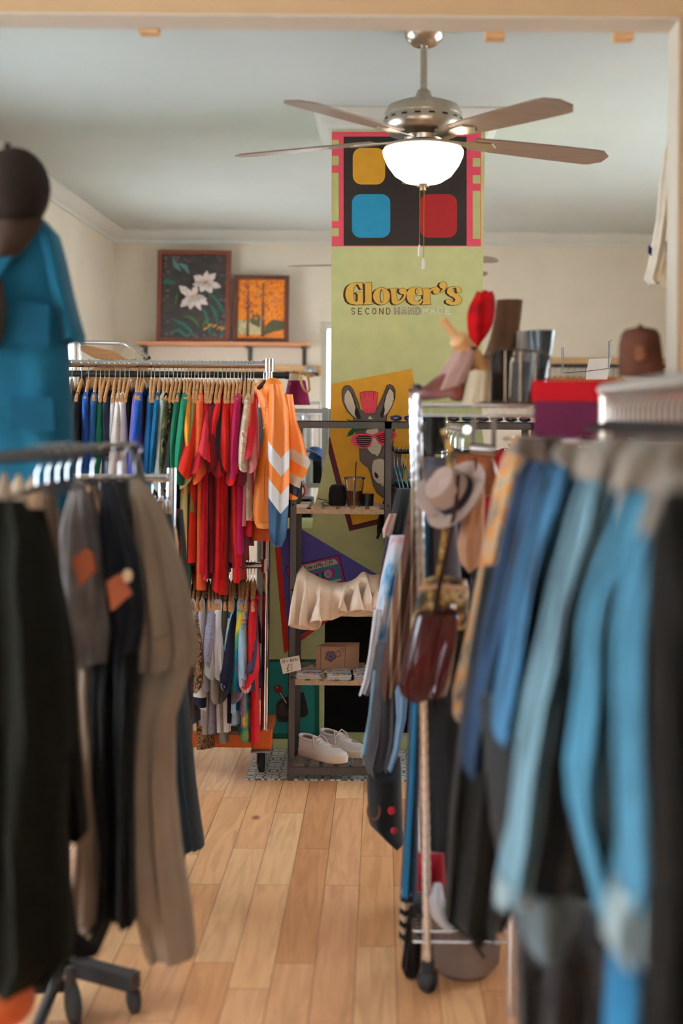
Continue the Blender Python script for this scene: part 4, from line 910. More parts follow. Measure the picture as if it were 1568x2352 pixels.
for i, (pyf, mt) in enumerate([(1166, slatw), (1362, slatw), (1560, slatw), (1757, slatg)]):
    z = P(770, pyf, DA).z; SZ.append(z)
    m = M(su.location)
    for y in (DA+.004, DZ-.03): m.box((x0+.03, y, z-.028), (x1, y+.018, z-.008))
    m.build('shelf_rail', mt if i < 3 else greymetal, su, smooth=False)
    n = 6
    for k in range(n):
        w_ = (x1-x0-.03)/n; xa = x0+.03+k*w_; m = M(su.location); m.box((xa, DA+.002, z-.008), (xa+w_*.68, DZ-.006, z)); m.build('slat', mt, su, smooth=False, bevel=.001)
    if i == 3:
        m = M(su.location); m.box((x0, DA-.002, z-.045), (x1+.03, DA+.003, z-.012)); m.build('bottom_beam', greymetal, su, smooth=False)
# hanging bar of the right bay
zb_ = P(960, 1040, DA).z
m = M(su.location); xs = P(893, 1025, DA).x; m.tube([(xs, DA+.18, zb_+.05), (xs+.01, DA+.18, zb_+.015), (xs+.04, DA+.18, zb_), (x2-.01, DA+.18, zb_)], .011, 10); m.build('hanging_bar', blackmetal, su)
def S1(px, py, D=5.5): return P(px, py, D)
zs1 = SZ[0]+.0
# things on the top slatted shelf
c = S1(813, 1160, 5.45); c.z = zs1
t = thing('iced_coffee', 'clear plastic cup of iced coffee with a dark straw on the top slatted shelf', 'drink', c)
m = M(t.location); m.lathe(c, [(0, .001), (.03, .001), (.0445, .122), (.047, .123), (.047, .127), (.0435, .127), (.029, .006), (0, .006)], 32); m.build('cup', mat('clear_plastic', (240, 240, 240), .05, 0, 0, 5, 0, trans=1), t)
m = M(t.location); m.lathe(c, [(0, .0065), (.0285, .0065), (.0365, .07), (0, .07)], 32); m.build('coffee', mat('coffee', (96, 40, 30), .2, 0, .1, 20, 0), t)
m = M(t.location); m.lathe(c, [(.048, .122), (.049, .13), (.04, .133), (.038, .128), (.01, .128), (0, .128)], 32); m.build('lid', mat('clear_plastic', None), t)
m = M(t.location); m.cyl(c+V((-.002, 0, .02)), c+V((.008, 0, .2)), .003, n=8); m.build('straw', mat('dark_straw', (52, 26, 26), .4), t)
c = S1(775, 1160, 5.5); c.z = zs1
t = thing('sunglasses_case', 'black soft case beside the iced coffee on the top slatted shelf', 'case', c)
m = M(t.location); rings = []
for (z, a, b) in ((0, .034, .03), (.01, .041, .034), (.05, .041, .034), (.08, .037, .03), (.093, .028, .02), (.096, .01, .01)):
    rings.append([c+V((a*math.copysign(abs(cos(q))**.55, cos(q)), b*math.copysign(abs(sin(q))**.55, sin(q)), z)) for q in [2*pi*i/28 for i in range(28)]])
m.loft(rings); m.build('body', cloth((22, 20, 22)), t)
m = M(); q = [S1(757, 1158, 5.46), S1(745, 1152, 5.45), S1(738, 1157, 5.44), S1(745, 1162, 5.42), S1(756, 1160, 5.42), S1(752, 1150, 5.44), S1(729, 1145, 5.44)]
for v in q: v.z = max(v.z, zs1+.004)
m.tube(q, .0022, 6); tag(m.build('cord', blackmetal), 'thin black looped cord lying left of the black case on the shelf', 'cord')
c = S1(842, 1160, 5.5); c.z = zs1; t = thing('tin', 'round black tin right of the iced coffee on the slatted shelf', 'tin', c)
m = M(t.location); m.lathe(c, [(0, 0), (.03, 0), (.03, .04), (0, .04)], 32); m.build('body', mat('black_tin', (36, 38, 40), .4), t)
m = M(t.location); m.lathe(c, [(.031, .036), (.031, .054), (0, .055)], 32); m.build('lid', mat('black_tin', None), t)
c = S1(692, 1159, 5.42); m = M(); m.box((c.x-.027, 5.38, zs1), (c.x+.03, 5.5, zs1+.004)); tag(m.build('card', paper), 'blank white card at the left end of the top slatted shelf', 'card')
# ruffled cream garment over the second shelf
t = thing('ruffled_top', 'cream ruffled cotton garment draped over the second shelf of the unit', 'garment', P(770, 1380, 5.36))
m = M(t.location); nu, nv = 110, 22; rows = []
r_ = random.Random(9)
zc = SZ[1]
for v_ in range(nv+1):
    v = v_/nv; row = []
    for u_ in range(nu+1):
        u = u_/nu; x = lerp(P(677, 1380, 5.33).x, P(872, 1380, 5.33).x, u)
        drop = lerp(.15, .06, u**1.1)+.018*sin(9*u)
        amp = .004+.06*min(1, max(0, v-.2)*1.6)
        wv = sin(2*pi*(6.2*u+.45*sin(2.3*pi*u))+1.2*v)
        wv2 = sin(2*pi*(9.3*u)+2+3*v)
        if v < .4:
            s = v/.4; y = lerp(5.62, 5.345, s); z = zc+.012+.03*sin(pi*s)*(1.1+.7*sin(7*u+1))+.018*max(0, sin(2*pi*u*1.7+.3))*s+.05*math.exp(-((u-.06)/.05)**2)*s+.045*math.exp(-((u-.8)/.07)**2)*s
        else:
            s = (v-.4)/.6; y = 5.345-.035*sin(pi*s*.5); z = zc+.012-(drop)*s+.018*max(0, sin(2*pi*u*1.7+.3))*(1-s)+.05*math.exp(-((u-.06)/.05)**2)*(1-s)+.045*math.exp(-((u-.8)/.07)**2)*(1-s)
        f = max(0, v-.25)
        row.append(V((x+.02*f*wv2+.052*f*cos(2*pi*(6.2*u+.45*sin(2.3*pi*u))+1.2*v), y-amp*(wv*.95+.35*wv2)*min(1, f*2.5)-.01, z+.03*f*wv+.012*f*wv2)))
    rows.append(row)
m.loft(rows, (False, False), closed=False); m.build('fabric', mat('cream_twill', (250, 228, 208), .85, 0, .03, 60, .1), t, ang=80, solid=.0035)
# cards, prints and sign on the third shelf
z3 = SZ[2]
kraft = mat('kraft_card', (196, 152, 122), .8, 0, .06, 40, .04)
c0 = P(770, 1536, 5.55); n_ = 14
for k in range(n_):
    t_ = k/(n_-1); xx = P(763, 1500, 5.5).x+.0036*k*1.0; yy = 5.5+.0065*k; h = .112+(.006 if k % 3 else 0)+(.01 if k == 9 else 0); m = M()
    ry = Matrix.Rotation(R(-6+rnd.uniform(-2, 2)+(9 if k == 9 else 0)), 3, 'Y')
    m.cbox((xx, yy, z3+h/2+.004), (.146, .0035, h), Matrix.Rotation(R(10), 3, 'Z') @ Matrix.Rotation(R(1.5), 3, 'Y'))
    if k == 0:
        t = thing('greeting_card', 'kraft greeting card with a purple printed flower, frontmost of the standing stack', 'card', (xx, yy, z3))
        m.o = V(t.location); m.build('card', kraft, t, smooth=False)
        def cq(px, py, l): 
            p_ = P(px, py, 5.5); return V((p_.x, yy-.0025-.0004*l+math.tan(R(10))*(p_.x-xx), p_.z))
        m = M(t.location); 
        for a in range(5):
            an = 2*pi*a/5+.3; pts = [(759+1.5*cos(an), 1507+1.5*sin(an))]+[(759+8*cos(an)+5*cos(b), 1507+8*sin(an)+5*sin(b)) for b in [an-2+4*j/8 for j in range(9)]]
            m.poly([cq(x, y, 1) for x, y in pts])
        m.build('flower_print', mat('print_purple', (130, 104, 132), .8), t, smooth=False)
        m = M(t.location)
        for pts in ([(768, 1503), (775, 1495), (782, 1498), (780, 1502)], [(775, 1496), (784, 1490), (791, 1493), (788, 1497)], [(770, 1505), (777, 1509), (782, 1506), (778, 1503)], [(737, 1482), (736, 1536)], [(737, 1482), (793, 1485), (791, 1538), (736, 1536)]):
            for w0, w1 in zip(pts, pts[1:]): m.tube([cq(*w0, 2), cq(*w1, 2)], .0008, 4)
        for a in range(5):
            an = 2*pi*a/5+.3; m.tube([cq(759+8*cos(an)+5.2*cos(b), 1507+8*sin(an)+5.2*sin(b), 2) for b in [an-2+4*j/6 for j in range(7)]], .0006, 4)
        m.ball(cq(759, 1507, 2), .004, 8); m.build('line_print', mat('print_dark', (62, 50, 60), .8), t)
    else:
        tag(m.build('greeting_card', kraft, smooth=False), 'plain kraft greeting card standing in the stack behind the flower card', 'card', 'kraft cards in the standing stack')
printm = [paper, mat('blue_print', (176, 190, 214), .6, 0, .3, 30, 0), mat('cream_print', (226, 216, 206), .6, 0, .1, 30, 0)]
artm = ramp_mat('small_watercolour', 'X', [(0, (232, 228, 226)), (.5, (224, 220, 220)), (.56, (110, 130, 176)), (.62, (222, 150, 130)), (.68, (228, 224, 224))], scale=14, noise=True)
for s_, (px, py, D, cnt, nm) in enumerate([(708, 1560, 5.40, 7, 'left'), (712, 1542, 5.50, 5, 'left rear'), (778, 1562, 5.40, 6, 'middle'), (776, 1546, 5.48, 5, 'middle rear'), (834, 1562, 5.40, 6, 'right'), (833, 1548, 5.5, 4, 'right rear')]):
    c = P(px, py, D)
    for k in range(cnt):
        m = M(); a = rnd.uniform(-.14, .14); m.cbox((c.x+rnd.uniform(-.004, .004), D+rnd.uniform(-.006, .006), z3+.002+.0038*k), (.105 if s_ < 4 else .08, .075, .0032), Matrix.Rotation(a, 3, 'Z'))
        last = k == cnt-1
        tag(m.build('art_print', artm if last else printm[k % 3], smooth=False), f'topmost small art print of the {nm} pile on the third slatted shelf' if last else f'small white art print within the {nm} pile on the third slatted shelf', 'art print', None if last else f'art prints in the {nm} pile')
t = thing('price_card', "white handwritten card reading It's Mills Art $2 taped to the shelf post", 'sign', P(666, 1527, 5.35))
def pc(x, y, l=0): 
    p_ = P(x, y, 5.355); return p_-V((0, .003+.0006*l, 0))
m = M(t.location); m.prism([pc(642, 1514), pc(687, 1505), pc(692, 1538), pc(650, 1548)], (0, .0015, 0)); m.build('card', paper, t, smooth=False)
m = M(t.location)
def write(m, s, x0_, y0_, x1_, y1_, wd=.7, sl=-.17, r=.0009):
    st_ = (x1_-x0_)/len(s)
    for i, chh in enumerate(s):
        for st in FONT.get(chh, []):
            pts = []
            for u, v in st:
                x = x0_+st_*(i+.5-wd/2)+u*st_*wd; y = y0_+v*(y1_-y0_)+sl*(x-x0_); pts.append(pc(x, y, 1))
            if len(pts) > 1: m.tube(pts, r, 5)
write(m, "It's Mills", 648, 1516, 684, 1523); write(m, 'Art', 660, 1524, 672, 1531); write(m, '$2', 657, 1533, 673, 1543, r=.0011)
m.build('handwriting', mat('maroon_ink', (72, 28, 40), .7), t)
# sneakers
def sneaker(label, px, py, D, yaw):
    c = P(px, py, D); c.z = SZ[3]
    t = thing('sneaker', label, 'shoe', c, 'pair of white sneakers', yaw)
    def outline(y, k=1): # y in 0..1 heel to toe -> half width
        return (.036+.012*sin(pi*min(1, max(0, (y-.25)/.75))))*k*min(1, (1-abs(2*y-1)**6)**.5+.02)
    Ln = .275; rings = []
    for (z, k) in ((0, .96), (.004, 1.0), (.026, 1.03), (.03, 1.0)):
        ring = []
        for i in range(40):
            a = 2*pi*i/40; y = .5-.5*cos(a); ring.append(V((Ln*(y-.5)*(1 if k < 1.02 else 1.015), outline(y, k)*(1 if a < pi else -1), z+.01*max(0, y-.8)*2)))
        rings.append(ring)
    m = M(); m.loft(rings); m.build('sole', mat('offwhite_rubber', (226, 206, 184), .6, 0, .08, 12, .02), t, ang=50)
    rings = []
    for s in [i/16 for i in range(17)]:
        x = Ln*(s-.5)*.97; hw = outline(min(.985, max(.015, s)), .97); h = (.05+.009*math.exp(-((s)/.1)**2)) if s < .3 else lerp(.057, .02, min(1, ((s-.3)/.62))**.9)
        if s > .9: h = lerp(.03, .012, (s-.9)/.1)
        ring = []
        for i in range(20):
            a = pi*i/19; ring.append(V((x, hw*cos(a), .027+h*sin(a)**.6)))
        rings.append(ring)
    m = M(); m.loft(rings, (True, True), closed=True); m.build('upper', mat('white_canvas', (232, 226, 222), .85, 0, .03, 60, .08), t, ang=60)
    m = M(); m.ball((-.085, 0, .073), (.042, .024, .012), 16, Matrix.Rotation(R(4), 3, 'Y')); m.build('opening', cloth((110, 84, 74)), t)
    m = M(); m.tube([(-.085+.048*cos(2*pi*i/20), .03*sin(2*pi*i/20), .08-.006*cos(2*pi*i/20)) for i in range(20)], .006, 8, closed=True); m.build('collar', mat('white_canvas', None), t)
    m = M(); m.ball((-.03, 0, .078), (.035, .017, .008), 12, Matrix.Rotation(R(24), 3, 'Y')); m.build('tongue', mat('white_canvas', None), t)
    m = M(); m.ball((.058, .012, .05), (.03, .026, .009), 14, Matrix.Rotation(R(18), 3, 'Y')); m.build('toe_panel', cloth((176, 150, 128)), t)
    for k in range(5):
        x = -.028+.019*k; z = .086-.0083*k; m = M(); m.tube([(x, -.026, z-.012), (x+.003, -.01, z+.001), (x+.004, .01, z+.001), (x, .026, z-.012)], .0028, 6); m.build('lace', mat('lace_cotton', (206, 190, 178), .9), t)
    for sg in (-1, 1):
        m = M(); m.tube([(-.032, sg*.004, .089), (-.036, sg*.025, .096), (-.022, sg*.042, .08), (-.01, sg*.048, .052)], .0035, 6); m.build('lace_bow', mat('lace_cotton', None), t)
    return t
sneaker('left white canvas sneaker of the pair on the bottom slats, laces tied in a bow', 741, 1744, 5.47, R(-38))
sneaker('right white canvas sneaker of the pair, standing nearer the black fireplace', 789, 1736, 5.56, R(-38))
# blue hangers and black clothes in the right bay
for i, (px, nm) in enumerate([(905, 'black'), (913, 'soft black'), (923, 'dark navy'), (932, 'blue-black'), (948, 'black velvet')]):
    loc = (P(px, 1035, DA+.18).x, DA+.18, zb_)
    hanger('blue', f'blue plastic hanger carrying the {nm} top beside the shelf unit', loc, pi/2+.12, 'blue plastic hangers beside the shelf unit')
    shirt('top', f'{nm} top on a blue hanger in the right bay of the shelf unit', 'top', loc, cloth([(24, 22, 24), (34, 32, 34), (26, 30, 44), (22, 28, 40), (30, 26, 30)][i]), w=.19, L=.62+.04*i, slv=.2, th=.016, rz=pi/2+.12, seed=500+i, group='black tops beside the shelf unit', z0=-.13)
for i, (px, c, nm) in enumerate([(1062, (24, 84, 150), 'bright blue'), (1110, (18, 60, 130), 'royal blue'), (1160, (24, 90, 140), 'teal blue'), (1205, (170, 24, 30), 'red')]):
    loc = (P(px, 1035, DA+.18).x, DA+.18, zb_+.05 if i == 3 else zb_)
    shirt('jacket', f'{nm} zip jacket hanging in the right bay behind the chrome rack', 'jacket', loc, cloth(c), w=.17, L=.6, slv=.5, th=.035, rz=.45, seed=520+i, group='coloured jackets behind the chrome rack', z0=-.0)
    hanger('wire', f'chrome hanger carrying the {nm} jacket behind the chrome rack', loc, .45)
r_ = random.Random(8)
for k in range(9):
    x = P(925+33*k, 960, DA+.1).x; c = V((x, DA+.05+.02*(k % 3), ztop+.009))
    t = thing('sunglasses', ['blue', 'black', 'purple', 'brown', 'teal', 'red', 'grey', 'green', 'dark blue'][k]+' sunglasses lying on the top beam of the shelf unit', 'sunglasses', c, 'sunglasses along the top beam')
    fm = mat('frame_%d' % k, [(40, 50, 130), (26, 26, 30), (84, 40, 120), (90, 56, 36), (20, 110, 120), (160, 30, 40), (90, 90, 96), (40, 90, 60), (30, 44, 90)][k], .25)
    for sx in (-1, 1):
        m = M(t.location); m.tube([c+V((sx*.03+.024*cos(2*pi*i/14), .004*sin(2*pi*i/14), .011*sin(2*pi*i/14)+.005)) for i in range(14)], .0025, 6, closed=True); r0 = m.build('rim', fm, t)
        m = M(t.location); m.ball(c+V((sx*.03, 0, .005)), (.022, .0015, .01), 12); m.build('lens', mat('smoked_lens', (30, 30, 44), .1), r0)
        m = M(t.location); m.tube([c+V((sx*.054, 0, .014)), c+V((sx*.056, .06, .012)), c+V((sx*.05, .1, .002))], .0022, 6); m.build('temple', fm, t)

# ================================================================ FOREGROUND LEFT
def Q(px, py, D, dy=0):
    p_ = P(px, py, D); p_.y += dy; return p_
def drape(prof, D, th=.04, n=32, amp=.008, k=3, ph=0, skew=0, cap=(True, False), o=(0, 0, 0), pin=.25, fl=1):
    """hanging cloth tube: prof rows (py, x_left, x_right)"""
    rows = []
    for j in range(len(prof)-1):
        (a0, b0, c0), (a1, b1, c1) = prof[j], prof[j+1]; st = max(1, int(abs(a1-a0)/28))
        for s in range(st): u = s/st; rows.append((lerp(a0, a1, u), lerp(b0, b1, u), lerp(c0, c1, u)))
    rows.append(prof[-1]); m = M(o); rings = []; N_ = len(rows)
    for j, (py, xa, xb) in enumerate(rows):
        s = j/max(1, N_-1); A = P(xa, py, D); B = P(xb, py, D); c = (A+B)/2; hw = max(.004, (B.x-A.x)/2); T = th*min(1, pin+s*5)
        ring = []
        for i in range(n):
            a = 2*pi*i/n; ca = cos(a)
            d = T*math.copysign(abs(sin(a))**.8, sin(a))+amp*min(1, .3+2*s)*(sin(k*ca*2.2+ph+1.3*s)+.5*sin(k*ca*5.1+2*ph-2*s))+skew*ca*hw
            ring.append(V((c.x+hw*ca, D+d, c.z+fl*.006*s*sin(3*ca+ph))))
        rings.append(ring)
    m.loft(rings, cap); return m
def garm(name, label, cat, D, parts, group=None):
    """thing made of draped parts: (part name, profile, material, options)"""
    py, xa, xb = parts[0][1][0]; o = P((xa+xb)/2, py, D); t = thing(name, label, cat, o, group)
    for i, pt in enumerate(parts):
        kw = dict(pt[3]) if len(pt) > 3 else {}; d = D+kw.pop('dD', 0)
        drape(pt[1], d, o=o, ph=kw.pop('ph', i*1.7), **kw).build(pt[0], pt[2], t, ang=75)
    return t
# --- teal work shirt under the cap
D1 = 3.0
teal = mat('teal_chambray', (16, 84, 108), .85, 0, .12, 5, .12, sheen=.1)
teald = mat('teal_chambray_pocket', (13, 70, 92), .85, 0, .12, 5, .12)
t = garm('work_shirt', 'teal short-sleeved work shirt hanging below the brown cap at the far left', 'shirt', D1, [
    ('body', [(500, 10, 92), (520, -30, 112), (560, -70, 132), (620, -95, 142), (720, -100, 150), (900, -100, 158), (1050, -100, 163), (1170, -100, 164)], teal, dict(th=.07, amp=.006, k=2, skew=.2)),
    ('sleeve', [(506, 84, 104), (540, 96, 134), (600, 108, 150), (680, 122, 168), (740, 138, 184), (768, 148, 193), (786, 150, 190)], teal, dict(th=.06, amp=.003, k=2, dD=.02))])
drape([(506, -90, -64), (600, -135, -100), (700, -160, -112), (786, -170, -125)], D1, th=.06, amp=.003, k=2, o=t.location).build('sleeve', teal, t, ang=75)
m = M(t.location); m.prism([Q(52, 700, D1, -.088), Q(132, 706, D1, -.066), Q(132, 800, D1, -.068), Q(52, 800, D1, -.09)], (0, .008, 0)); m.build('pocket', teald, t, smooth=False)
m = M(t.location); m.prism([Q(50, 908, D1, -.09), Q(140, 914, D1, -.066), Q(142, 990, D1, -.068), Q(50, 985, D1, -.09)], (0, .008, 0)); m.build('pocket', teald, t, smooth=False)
m = M(t.location); m.prism([Q(10, 585, D1, -.09), Q(60, 545, D1, -.07), Q(72, 560, D1, -.07), Q(22, 650, D1, -.095)], (0, .01, 0)); m.build('collar', teal, t, smooth=False)
m = M(t.location); m.prism([Q(-30, 596, D1, -.08), Q(24, 592, D1, -.08), Q(14, 680, D1, -.09), Q(-4, 740, D1, -.09)], (0, .008, 0)); m.build('undershirt', cloth((226, 214, 196)), t, smooth=False)
m = M(); rings = drape([(640, -30, 4), (700, -40, 12), (760, -40, 6), (800, -40, -4)], 2.9, th=.02); tag(rings.build('neck_scarf', cloth((46, 36, 30))), 'dark scarf hanging at the neck of the teal shirt, cut by the left edge', 'scarf')
ps = P(14, 470, 3.03); t = thing('display_stand', 'thin black display stand carrying the teal shirt and brown cap', 'display stand', (ps.x, 3.03, 0))
m = M(t.location); m.cyl((ps.x, 3.03, .02), (ps.x, 3.03, ps.z), .011, n=12); m.build('pole', blackmetal, t)
m = M(t.location); m.lathe((ps.x, 3.03, 0), [(.14, 0), (.14, .01), (.02, .022), (0, .022)], 28); m.build('base', blackmetal, t)
zs_ = P(14, 512, 3.03).z; m = M(t.location); m.tube([(ps.x-.13, 3.03, zs_-.05), (ps.x, 3.03, zs_), (ps.x+.1, 3.03, zs_-.04)], .009, 8); m.build('shoulder_bar', blackmetal, t)
t = thing('baseball_hat', 'dark brown cap hanging above the teal shirt at the left edge', 'cap', P(30, 590, 2.9))
capm = mat('dark_brown_twill', (34, 23, 17), .9, 0, .2, 20, .15)
c = P(28, 440, 2.9); m = M(t.location); m.ball(c, (.088, .088, .105), 28, Matrix.Rotation(R(12), 3, 'Y')); m.build('crown', capm, t)
m = M(t.location); m.ball(c+V((-.012, 0, .108)), .009, 10); m.build('button', capm, t)
m = M(t.location); rings = []
for k in range(13):
    s = k/12; py = lerp(500, 588, s); xl_ = lerp(-40, -32, s); xr_ = lerp(98, 48, s**1.4); A = P(xl_, py, 2.84); B = P(xr_, py, 2.84)
    rings.append([V((lerp(A.x, B.x, u), 2.84-.04*sin(pi*u)-.02*s+dy, A.z-.01*sin(pi*u))) for dy in (0, .006) for u in ([i/10 for i in range(11)] if dy == 0 else [1-i/10 for i in range(11)])])
m.loft(rings); m.build('brim', mat('brown_brim_twill', (50, 35, 27), .9, 0, .2, 20, .15), t)
# --- black garment rack on the left (rail runs away from the camera)
DL0, DL1 = 2.05, 3.3
zl_ = P(300, 1024, DL1).z; XL = P(302, 1024, DL1).x
t = thing('garment_rack', 'black single-rail garment rack in the left foreground full of jeans', 'garment rack', (XL, 2.7, 0))
m = M(t.location); m.cyl((XL-.05, DL0, zl_), (XL, DL1, zl_), .0125, n=14); m.build('rail', blackmetal, t)
m = M(t.location); m.tube([(XL, DL1, zl_), P(309, 1040, DL1), P(318, 1080, DL1), P(330, 1125, DL1)], [.012, .013, .013, .013], 12); m.build('rail_end', blackmetal, t)
pb = P(136, 2200, 3.0)
m = M(t.location); m.cyl(P(136, 1026, 3.28), P(150, 2212, 3.34), .0165, n=14); m.build('post', blackmetal, t)
fb = P(150, 2205, 2.95)
def base_bar(a, b, w_=.042):
    a = V(a); b = V(b); d = (b-a); d.z = 0; d.normalize(); nrm = V((-d.y, d.x, 0))*w_/2; up = V((0, 0, w_/2)); m = M(t.location)
    m.loft([[p_+nrm+up, p_-nrm+up, p_-nrm-up, p_+nrm-up] for p_ in (a, b)]); return m
base_bar(P(148, 2212, 3.35), P(311, 2256, 3.24)).build('base_bar', blackmetal, t, smooth=False)
base_bar(P(40, 2268, 3.2), P(150, 2262, 3.3), .03).build('base_bar', blackmetal, t, smooth=False)
m = M(t.location); m.tube([P(148, 2165, 3.34), P(136, 2225, 3.3), P(125, 2262, 3.26), P(92, 2345, 3.1), P(76, 2385, 3.04)], .016, 10); m.build('leg', blackmetal, t)
for (px, py, D, r) in ((307, 2286, 3.27, .036), (168, 2307, 3.2, .056)):
    c = P(px, py, D); c.z = r
    m = M(t.location); m.lathe(c, [(.0, -.012), (r*.75, -.013), (r, -.008), (r, .008), (r*.75, .013), (0, .012)], 24, Matrix.Rotation(R(30), 3, 'Z') @ Matrix.Rotation(R(90), 3, 'Y')); w_ = m.build('caster', rubber, t)
    m = M(t.location); m.cyl(c+V((-.005, 0, .02)), c+V((-.01, 0, r+.04)), .014, n=10); m.build('fork', blackmetal, w_)
# --- the left foreground clothes
taupe = mat('worn_taupe_denim', (118, 100, 84), .9, 0, .2, 7, .15); taupe2 = mat('grey_beige_denim', (138, 120, 102), .9, 0, .12, 6, .12)
gblue = mat('faded_grey_blue_denim', (124, 116, 112), .9, 0, .45, 9, .2); dkd = mat('dark_denim', (30, 31, 36), .9, 0, .3, 7, .2)
blk = mat('black_brown_cloth', (17, 13, 9), .95, 0, .15, 5, .12, spec=.08); blk2 = mat('olive_black_cloth', (19, 18, 12), .95, 0, .15, 5, .12, spec=.08)
leatherp = mat('orange_brown_leather', (170, 84, 40), .6, 0, .15, 16, .1)
garm('dress', 'long olive-black dress nearest the camera on the left rack', 'dress', 2.25, [('body', [(1150, -30, 50), (1230, -90, 104), (1400, -110, 140), (1650, -120, 158), (1900, -120, 150), (2080, -120, 162), (2180, -120, 168), (2240, -120, 130)], blk2, dict(th=.1, amp=.02, k=4))])
garm('coat', 'dark brown coat with a ragged hem hanging behind the long dress', 'coat', 2.45, [('body', [(1170, 30, 100), (1300, 20, 128), (1500, 10, 168), (1700, 0, 180), (1850, 0, 196), (1908, 0, 204), (1925, 0, 190)], blk, dict(th=.08, amp=.014, k=4)), ('panel', [(1800, 60, 150), (2000, 90, 156), (2150, 110, 176), (2185, 150, 222)], blk, dict(th=.04, dD=.06))])
for i, (px, lab, py1) in enumerate([(10, 'leftmost', 1190), (43, 'second', 1180), (76, 'third', 1195), (110, 'fourth', 1210)]):
    garm('trousers', ['beige trousers peeking up behind the black dress at the left edge', 'narrow cream trousers second from the left edge on the black rail', 'light tan trousers third from the left edge on the black rail', 'brown corduroy trousers beside the black post of the rack'][i], 'trousers', 2.5+.08*i,
         [('waist', [(1086+4*i, px-4, px+5), (1120, px-16, px+14), (py1, px-30, px+24), (1500, px-30, px+30)], [cloth((150, 126, 104)), cloth((196, 170, 142)), cloth((186, 152, 120)), cloth((92, 72, 56))][i], dict(th=.03, amp=.004))])
    hanger('dark', f'small dark hanger of the {["beige", "narrow cream", "light tan", "brown corduroy"][i]} trousers on the black rail', (XL-.03, 2.5+.08*i, zl_), .2)
t = garm('jeans', 'faded grey-blue jeans with an orange leather patch on the left rack', 'jeans', 2.85, [
    ('waist', [(1100, 172, 190), (1150, 158, 208), (1230, 140, 236), (1330, 134, 252), (1430, 140, 258), (1520, 160, 252)], gblue, dict(th=.06, amp=.012, k=4)),
    ('leg', [(1500, 160, 212), (1700, 172, 226), (1900, 180, 232), (2080, 160, 238), (2110, 158, 236)], taupe, dict(th=.05, amp=.012)),
    ('leg', [(1480, 205, 256), (1700, 214, 288), (1850, 222, 286), (1980, 236, 276), (2110, 190, 242), (2135, 170, 210)], taupe, dict(th=.05, amp=.01, dD=.05))])
m = M(t.location); m.prism([Q(184, 1277, 2.85, -.085), Q(214, 1249, 2.85, -.08), Q(231, 1262, 2.85, -.078), Q(239, 1301, 2.85, -.075), Q(205, 1336, 2.85, -.085)], (0, .012, 0)); m.build('leather_patch', leatherp, t, smooth=False)
t = garm('jeans', 'dark jeans with an orange leather patch and black legs on the left rack', 'jeans', 2.82, [
    ('waist', [(1105, 236, 258), (1180, 232, 285), (1280, 240, 318), (1380, 250, 332), (1440, 262, 330), (1500, 258, 318)], dkd, dict(th=.05, amp=.012, k=4)),
    ('leg', [(1470, 214, 268), (1600, 208, 262), (1800, 216, 262), (1950, 236, 268), (2100, 230, 262), (2180, 188, 228)], mat('black_denim', (15, 14, 13), .9, 0, .2, 7, .15), dict(th=.05, amp=.01, dD=.03)),
    ('leg', [(1470, 262, 318), (1600, 268, 312), (1850, 268, 306), (2112, 264, 312)], mat('black_denim', None), dict(th=.05, amp=.01))])
m = M(t.location); m.prism([Q(260, 1326, 2.82, -.075), Q(291, 1307, 2.82, -.07), Q(315, 1356, 2.82, -.065), Q(272, 1393, 2.82, -.075)], (0, .012, 0)); m.build('leather_patch', leatherp, t, smooth=False)
m = M(t.location); m.ball(Q(309, 1312, 2.82, -.08), (.012, .008, .016), 10); m.build('button', mat('cream_button', (226, 196, 160), .4), t)
t = garm('jeans', 'pale grey-beige jeans with flared legs, rightmost on the left rack', 'jeans', 2.95, [
    ('waist', [(1098, 300, 320), (1130, 304, 346), (1180, 312, 372), (1260, 318, 402), (1340, 322, 428), (1440, 328, 448), (1490, 328, 452), (1530, 326, 446)], taupe2, dict(th=.07, amp=.012, k=4, skew=.3)),
    ('leg', [(1500, 322, 446), (1560, 318, 430), (1650, 308, 402), (1800, 300, 402), (1950, 298, 418), (2060, 306, 436), (2150, 326, 448), (2182, 334, 450), (2190, 340, 440)], taupe2, dict(th=.07, amp=.012, k=3)),
    ('leg', [(1500, 350, 430), (1650, 340, 400), (1900, 340, 405), (2120, 350, 400)], taupe2, dict(th=.05, dD=.1))])
m = M(t.location); m.tube([Q(330, 1405, 2.95, -.09), Q(345, 1440, 2.95, -.1), Q(375, 1452, 2.95, -.095), Q(410, 1440, 2.95, -.08)], .0025, 6); m.build('pocket_seam', taupe, t)
for i, (px, nm) in enumerate([(181, 'faded grey-blue jeans with the patch'), (212, 'brown striped trousers'), (247, 'dark patched jeans'), (275, 'black ribbed trousers'), (309, 'pale flared jeans')]):
    hanger('dark', f'small dark hanger carrying the {nm} on the black rail', (P(px, 1040, 2.85+.03*i).x, 2.85+.03*i, zl_), .25, rr=.016)
garm('trousers', 'brown striped trousers between the two patched jeans', 'trousers', 2.95, [('waist', [(1100, 198, 222), (1200, 204, 250), (1350, 226, 274), (1600, 236, 282)], ramp_mat('brown_stripe_cloth', 'X', [(0, (70, 52, 38)), (.6, (150, 112, 78))], scale=9), dict(th=.04)), ('leg', [(1560, 228, 282), (1900, 236, 280), (2050, 246, 276)], cloth((80, 62, 46)), dict(th=.04))])
garm('trousers', 'black ribbed trousers beside the pale flared jeans', 'trousers', 2.98, [('waist', [(1105, 262, 296), (1200, 274, 312), (1320, 290, 322), (1500, 296, 326)], cloth((34, 30, 26)), dict(th=.04)), ('leg', [(1480, 290, 322), (1900, 286, 312), (2100, 280, 306)], cloth((30, 26, 24)), dict(th=.04))])
